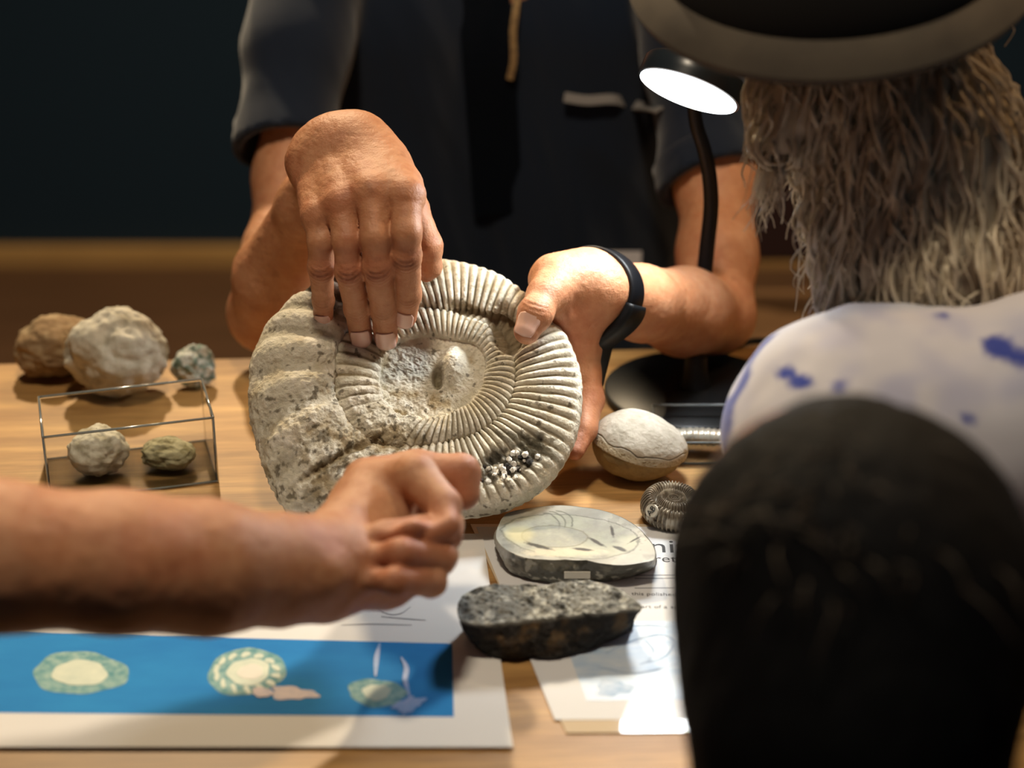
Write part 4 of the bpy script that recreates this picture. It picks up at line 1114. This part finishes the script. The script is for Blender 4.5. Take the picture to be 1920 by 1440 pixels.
# trousers (below the table)
tr = union([cone(xyz(TX - .09, TY + .02, -.25), .115, xyz(TX - .12, TY - .36, -.24), .085), cone(xyz(TX - .12, TY - .36, -.24), .075, xyz(TX - .13, TY - .34, -.69), .05),
            cone(xyz(TX + .09, TY + .02, -.25), .115, xyz(TX + .12, TY - .36, -.24), .085), cone(xyz(TX + .12, TY - .36, -.24), .075, xyz(TX + .13, TY - .34, -.69), .05)], .03)
v, q, n = polygonise(tr, xyz(-.36, TY - .5, -.75), xyz(.36, TY + .2, -.1), .012)
link_mesh('trousers', v, q, M['jacket'], man)
st = empty('stool', (TX, TY + .03, 0), 'plain dark stool under the seated man', 'stool')
lathe('seat', [(.0001, .34), (.17, .34), (.18, .35), (.18, .375), (.0001, .378)], M['maroon'], st, (TX, TY + .03, 0), n=40)
for sx in (-1, 1):
    for sy in (-1, 1):
        V_, F_ = tube([(TX + sx*.12, TY + .03 + sy*.12, .345), (TX + sx*.15, TY + .03 + sy*.15, .0)], .014, 10); link_mesh('leg', V_, F_, M['chairwood'], st)

# wrist band on the left wrist
wc = P(1146, 553, 1.302); wd_ = P(1200, 568, 1.345) - P(1110, 545, 1.29); A1, B1, D1 = frame_of(wd_, UP)
def arm_radius(dv):
    t = .03
    for _ in range(40):
        s = sdfL((wc + dv*t)[None])[0]; t -= s*.9
        if abs(s) < 1e-5: break
    return t
nn_ = 72; V_ = []; F_ = []
for i, (h_, o_) in enumerate([(-.0085, .0004), (-.0085, .0026), (-.007, .0036), (.007, .0036), (.0085, .0026), (.0085, .0004)]):
    for j in range(nn_):
        t = 2*PI*j/nn_; dv = A1*math.cos(t) + B1*math.sin(t)
        if i == 0: 
            if j == 0: radc = []
            radc.append(arm_radius(dv))
        V_.append(wc + D1*h_ + dv*(radc[j] + o_))
for i in range(6):
    i2 = (i + 1) % 6
    for j in range(nn_): F_.append([i*nn_ + j, i*nn_ + (j+1) % nn_, i2*nn_ + (j+1) % nn_, i2*nn_ + j])
wb = link_mesh('wristband', V_, F_, M['black_matt'], man); wb['label'] = 'black rubber fitness band on the wrist'
# its raised face toward the lower front
best = min(range(nn_), key=lambda j: np.linalg.norm(V_[3*nn_ + j] - P(1140, 598, 1.28)))
V2 = []; F2 = []
for i, (h_, o_) in enumerate([(-.0105, .001), (-.0105, .0065), (-.008, .0085), (.008, .0085), (.0105, .0065), (.0105, .001)]):
    for jj in range(-8, 9):
        j = (best + jj) % nn_; t = 2*PI*j/nn_; dv = A1*math.cos(t) + B1*math.sin(t)
        V2.append(wc + D1*h_ + dv*(radc[j] + o_*(1 - .25*(abs(jj)/8.)**4)))
for i in range(6):
    for jj in range(16): F2.append([i*17 + jj, i*17 + jj + 1, ((i+1) % 6)*17 + jj + 1, ((i+1) % 6)*17 + jj])
F2 += [[i*17 for i in range(6)], [i*17 + 16 for i in range(5, -1, -1)]]
link_mesh('band_display', V2, F2, M['black'], wb)

# ---------------------------------------------------------------- generic visitor pieces
def bust(prefix_root, c, fw, tilt, scale=1.0, neck_to=None, sh=None, h=.0045):
    hs_, W_, ax_ = head_sdf(np.asarray(c), fw, scale, tilt)
    nk = cone(W_(0, -.02, -.06), .055*scale, neck_to, .055*scale)
    return hs_, W_, ax_, nk

# visitor at the left whose bent fist is in front
vis = empty('person', (-.62, -.80, 0), 'visitor reaching in from the left with a bare forearm and bent fist', 'person')
def Jf(l): return Jt([(x, y, t - .035 - .045*min(1, max(0, (y - 930)/160)), r) for x, y, t, r in l])
fArm = Jf([(600, 1066, 1.095, 86), (520, 1068, 1.075, 92), (384, 1064, 1.04, 114), (220, 1054, 1.01, 122), (40, 1046, .985, 118), (-60, 1042, .975, 112)])
fU = [(fArm[-1][0], .036), (xyz(-.52, -.62, .22), .045), (xyz(-.60, -.76, .42), .055)]
fPalm = chain(Jf([(612, 1050, 1.10, 80), (700, 955, 1.128, 72)])) + chain(Jf([(610, 1075, 1.10, 80), (720, 1070, 1.125, 62)])) + chain(Jf([(700, 950, 1.13, 70), (715, 1070, 1.13, 62)]))
fI = Jf([(705, 915, 1.125, 50), (782, 893, 1.105, 40), (832, 948, 1.092, 33), (836, 985, 1.088, 26), (800, 1005, 1.085, 22)])
fM = Jf([(760, 960, 1.16, 36), (838, 985, 1.125, 32), (836, 1000, 1.105, 31), (765, 985, 1.075, 30), (715, 1000, 1.082, 24)])
fR_ = Jf([(750, 1010, 1.16, 36), (826, 1040, 1.125, 31), (826, 1048, 1.105, 30), (752, 1038, 1.077, 29), (700, 1045, 1.088, 23)])
fP = Jf([(735, 1060, 1.155, 34), (806, 1085, 1.125, 31), (808, 1090, 1.108, 29), (742, 1090, 1.082, 27), (705, 1088, 1.09, 22)])
fT = Jf([(690, 905, 1.14, 48), (780, 885, 1.142, 40), (862, 888, 1.14, 36), (869, 925, 1.138, 31)])
styl = ell(P(606, 1078, .997), (.0125, .0125, .0125))
cav_f = union([cone(P(715, 968, 1.018), .007, P(805, 946, 1.030), .0085), cone(P(668, 1036, .99), .004, P(720, 1030, .995), .006)], .001)
fF = [union(chain(J), .003) for J in (fI, fM, fR_, fP)]; fPl = union(fPalm, .016); fTh = union(chain(fT), .006)
fA = union(chain(fArm) + chain(fU), .02)
def sdfF(p):
    fd = fF[0](p)
    for g in fF[1:]: fd = smin(fd, g(p), .0012)
    fd = smin(fd, fTh(p), .003)
    d = smin(fPl(p), fd, .006); d = smin(d, fA(p), .014); d = smin(d, styl(p), .008)
    h = np.clip(.5 - .5*(cav_f(p) + d)/.006, 0, 1)
    return d*(1 - h) - cav_f(p)*h + .006*h*(1 - h)
lo, hi = bounds([fArm, fI, fM, fR_, fP, fT, fU])
v, q, n = polygonise(sdfF, lo, hi, .0018)
v = v + n*(.0008*fbm(v, 60, 3, 6) + .0003*fbm(v, 220, 3, 2))[:, None]
pv, pq, pk = [v], [q], [skin_col(v, [(J[-2][0], .02, .45) for J in (fI, fM, fR_, fP, fT)], .95)]
vc = xyz(-.66, -.92, .66)
hs2, W2, ax2 = head_sdf(vc, (.6, .8, 0), 1.0, .3)
nk2 = cone(xyz(-.68, -.95, .44), .06, vc + np.array([-.02, -.02, -.06]), .056)
b2 = lambda p: smin(hs2(p), nk2(p), .02)
v, q, n = polygonise(b2, xyz(-.82, -1.1, .36), xyz(-.5, -.76, .82), .006)
pv.append(v); pq.append(q + len(pv[0])); pk.append(skin_col(v, []))
link_mesh('body', np.concatenate(pv), np.concatenate(pq), M['skin'], vis, True, np.concatenate(pk))
tors = union([cone(xyz(-.72, -1.0, -.2), .14, xyz(-.70, -.98, .28), .14), cone(xyz(-.60, -.86, .40), .07, xyz(-.80, -1.06, .40), .07), cone(xyz(-.60, -.80, .40), .068, xyz(-.54, -.68, .30), .062),
              cone(xyz(-.72, -1.0, -.2), .13, xyz(-.72, -1.0, -.69), .10)], .05)
v, q, n = polygonise(tors, xyz(-.95, -1.25, -.75), xyz(-.42, -.55, .5), .009); link_mesh('shirt', v, q, M['jacket'], vis)
hr = ell(W2(0, -.02, .045), np.array([.084, .098, .092]), ax2)
v, q, n = polygonise(lambda p: np.maximum(hr(p), -((p - W2(0, .05, .045))@(-ax2[1]*.75 + ax2[2]*.65))), vc - .16, vc + .17, .006); link_mesh('hair', v, q, M['hair_dark'], vis)

# child with long dark hair in the right foreground
hc = P(1572, 1215, .80)
kid = empty('person', (hc[0] + .04, hc[1] - .06, 0), 'visitor with long dark hair seen from behind, nearest the camera at the right', 'person')
hs3, W3, ax3 = head_sdf(hc + np.array([0, .01, 0]), (-.45, .9, 0), .86, .25)
nk3 = cone(W3(0, -.02, -.06), .045, hc + np.array([.02, -.03, -.20]), .05)
v, q, n = polygonise(lambda p: smin(hs3(p), nk3(p), .02), hc - np.array([.14, .14, .24]), hc + np.array([.14, .16, .14]), .004)
link_mesh('body', v, q, M['skin'], kid, True, skin_col(v, []))
hh = union([ell(W3(0, -.018, .03), np.array([.082, .094, .092])*.90, ax3), cone(hc + np.array([.0, -.030, -.01]), .070, hc + np.array([.012, -.036, -.15]), .062)], .02)
facecut = ell(W3(0, .075, -.03), np.array([.056, .05, .085]), ax3)
v, q, n = polygonise(lambda p: np.maximum(hh(p), -facecut(p)), hc - np.array([.15, .17, .26]), hc + np.array([.15, .14, .15]), .0022)
s_ = fbm(v*np.array([1, 1, .12]), 170, 3, 5); v = v + n*(.0009*s_ + .002*fbm(v*np.array([1, 1, .3]), 30, 2, 8))[:, None]
hair_o = link_mesh('hair', v, q, M['hair_dark'], kid)
hr_ = random.Random(11); HV = []; HF = []
for k in range(260):                        # loose strands standing off the crown
    th = hr_.uniform(0, 2*PI); ph = hr_.uniform(.05, 1.0)
    d0 = np.array([math.sin(ph)*math.cos(th), math.sin(ph)*math.sin(th), math.cos(ph)]); p0 = hc + np.array([0, -.012, .022]) + d0*np.array([.072, .080, .078])
    out_ = d0*hr_.uniform(.006, .016); dn = np.array([hr_.gauss(0, .01), hr_.gauss(0, .01), -hr_.uniform(.01, .03)*math.sin(ph) - .002])
    a, b = tube(catmull([p0, p0 + out_*.8 + dn*.4, p0 + out_ + dn], 3), [.0005, .0004, .0004, .0003, .0003, .0002, .0001], 4); off = len(HV)
    HV += a; HF += [[i + off for i in f] for f in b]
M['hair_brown'] = mat('brown_hair', (.05, .033, .02), rough=.5)
link_mesh('loose_hair', HV, HF, M['hair_brown'], kid)['kind'] = 'stuff'
kt = union([cone(hc + np.array([.02, -.06, -.30]), .105, hc + np.array([.03, -.08, -.62]), .11), cone(hc + np.array([-.09, -.045, -.245]), .045, hc + np.array([.13, -.045, -.245]), .045),
            cone(hc + np.array([-.10, -.05, -.26]), .042, hc + np.array([-.12, -.02, -.50]), .034), cone(hc + np.array([.14, -.05, -.26]), .042, hc + np.array([.17, -.02, -.50]), .034),
            cone(hc + np.array([.03, -.08, -.62]), .10, hc + np.array([.03, -.08, -.88]), .085)], .03)
v, q, n = polygonise(kt, np.array([hc[0] - .22, hc[1] - .26, .0]), hc + np.array([.28, .1, -.17]), .008); link_mesh('jacket', v, q, M['jacket'], kid)

# woman leaning in from the right: hat, fair curls, white and blue blouse
wh = P(1560, -95, 1.06)
wom = empty('person', (.62, -.36, 0), 'visitor with fair curls under a beige-brimmed hat, in a blue-patterned white blouse', 'person')
hcw = wh + np.array([.03, .03, -.030])
hs4, W4, ax4 = head_sdf(hcw, (-.35, .93, 0), .80, .9)
nk4 = cone(hcw + np.array([.03, .02, -.05]), .040, P(1760, 640, 1.22), .045)
v, q, n = polygonise(lambda p: smin(hs4(p), nk4(p), .02), hcw - np.array([.16, .16, .28]), hcw + np.array([.2, .18, .15]), .005)
link_mesh('body', v, q, M['skin'], wom, True, skin_col(v, []))
hax_ = -.66*FW + .75*UP - .12*RT; hax_ /= np.linalg.norm(hax_)
hat = lathe('hat', [(.088, -.004), (.101, .0), (.098, .028), (.078, .050), (.042, .062), (.0001, .065)], M['hat_dark'], wom, wh, hax_, 72)
prof = [(.088, .003), (.095, .003), (.104, .001), (.113, -.006), (.118, -.012), (.116, -.017), (.108, -.013), (.092, -.006), (.078, -.003)]
bo = lathe('hat_brim', prof, M['hat_beige'], wom, wh, hax_, 96); bo['label'] = 'soft beige brim of the hat'
# blouse
bl = union([ell(P(1612, 835, 1.06), (.070, .075, .062)), cone(P(1612, 835, 1.06), .058, xyz(.44, -.38, .18), .09), cone(xyz(.46, -.38, .20), .09, xyz(.64, -.40, -.15), .13),
            cone(P(1620, 800, 1.06), .05, xyz(.26, -.40, .06), .045)], .05)
v, q, n = polygonise(bl, xyz(.05, -.60, .015), xyz(.85, -.15, .42), .004)
v = v + n*(.004*fbm(v*np.array([1, 1, .5]), 22, 3, 6))[:, None]
kb = np.broadcast_to(np.array([.62, .62, .68]), v.shape).copy(); kb = mixk(kb, (.30, .33, .56), sst(.05, .45, fbm(v, 26, 3, 5))*.45)
bs = P(1495, 708, 1.0)
kb = mixk(kb, (.035, .06, .34), sst(.36, .52, fbm(v, 30, 2, 12)))
dv = v - CAM; tt_ = dv@FW; PXv = 960 + F*(dv@RT)/tt_; PYv = 720 - F*(dv@UP)/tt_
dd_ = np.minimum(np.hypot((PXv - 1475)/18, (PYv - 700)/11), np.hypot((PXv - 1500)/22, (PYv - 716)/12))
kb = mixk(kb, (.03, .06, .38), sst(1.5, .7, dd_))
M['blouse'] = mat('blouse', rough=.85, attr='Col', sheen=.2)
link_mesh('blouse', v, q, M['blouse'], wom, True, kb)
sk = union([cone(xyz(.62, -.40, -.15), .12, xyz(.66, -.40, -.40), .14), cone(xyz(.66, -.40, -.40), .12, xyz(.66, -.40, -.70), .10)], .03)
v, q, n = polygonise(sk, np.array([.42, -.62, .0]), np.array([.9, -.15, .72]), .012); link_mesh('skirt', v, q, M['jacket'], wom)
# curls
hr_ = random.Random(5); HV = []; HF = []
def lock(x0, y0, x1, y1, t0, t1, rad, turns, amp, r):
    p0 = P(x0, y0, t0); p1 = P(x1, y1, t1); n_ = 40; pts = []
    d = p1 - p0; a, b, _ = frame_of(d); ph = r.random()*6
    sag = r.uniform(-.01, .01)
    for i in range(n_ + 1):
        s = i/n_; am = amp*(.3 + .7*math.sin(PI*min(1, s*1.1)))
        pts.append(p0 + d*s + a*(am*math.cos(ph + 2*PI*turns*s) + sag*math.sin(PI*s)) + b*am*math.sin(ph + 2*PI*turns*s))
    return tube(pts, [rad*(1 - .75*(i/n_)**2) for i in range(n_ + 1)], 6)
hm = union(chain(Jt([(1560, 90, 1.10, 120), (1500, 180, 1.09, 66), (1462, 255, 1.085, 46)])) + chain(Jt([(1600, 120, 1.12, 110), (1580, 260, 1.11, 72), (1590, 420, 1.10, 60), (1600, 600, 1.10, 50)])) + chain(Jt([(1640, 100, 1.10, 170), (1740, 300, 1.10, 170), (1740, 480, 1.10, 150), (1740, 640, 1.12, 130)])) + [ell(W4(0, -.018, .03), np.array([.082, .094, .092])*.86, ax4)], .02)
v, q, n = polygonise(hm, P(1500, 800, 1.1) - np.array([.12, .12, .02]), P(1800, -200, 1.1) + np.array([.10, .14, .03]), .0028)
sw_ = fbm(v, 55, 3, 4); v = v + n*(.003*sw_ - .002)[:, None]
kh = np.broadcast_to(np.array([.70, .61, .45]), v.shape).copy(); kh = mixk(kh, (.62, .55, .43), sst(.1, .6, fbm(v, 60, 3, 9))); kh = mixk(kh, (.16, .11, .07), sst(.0, .5, fbm(v, 45, 3, 19)))
M['hair_mass'] = mat('fair_hair_mass', rough=.5, attr='Col', bump=(300, .5, .001, (1, 1, 1)))
link_mesh('hair', v, q, M['hair_mass'], wom, True, kh)
ns_ = 1500; st_ = 26
rs = np.random.default_rng(3); sel = rs.choice(len(v), ns_); p_ = v[sel].copy()
drift = rs.normal(0, .35, (ns_, 3)); drift[:, 2] = 0; stepl = rs.uniform(.0022, .0060, ns_)
base_r = rs.uniform(.0006, .0019, ns_); off_ = rs.uniform(.0005, .005, ns_); phs = rs.uniform(0, 6.28, ns_); frq = rs.uniform(.3, .8, ns_); cur = rs.uniform(.0015, .0075, ns_)
tr_ = []
for k in range(st_):
    dd2, g_ = sdf_grad(hm, p_, .001)
    dn = np.array([0, 0, -1.0]) + drift*.5; free = k/st_ > .62
    tg_ = dn - g_*(dn*g_).sum(1, keepdims=True)*(0 if free else 1)
    tg_ /= np.linalg.norm(tg_, axis=1, keepdims=True) + 1e-9
    side = np.cross(tg_, g_); cc_ = cur*(k/st_)**.5
    tr_.append(p_ + side*(cc_*np.cos(phs + frq*k))[:, None] + g_*(cc_*np.sin(phs + frq*k) + off_)[:, None])
    if not free: p_ = p_ - g_*(dd2*.7)[:, None]
    p_ = p_ + tg_*stepl[:, None]
tr_ = np.array(tr_)
for i_ in range(ns_):
    a, b = tube(tr_[:, i_], [base_r[i_]*(1 - .85*(k/st_)**2) for k in range(st_)], 5)
    off = len(HV); HV += a; HF += [[i2 + off for i2 in f] for f in b]
ho = link_mesh('curly_hair', HV, HF, M['hair_fair'], wom); ho['kind'] = 'stuff'
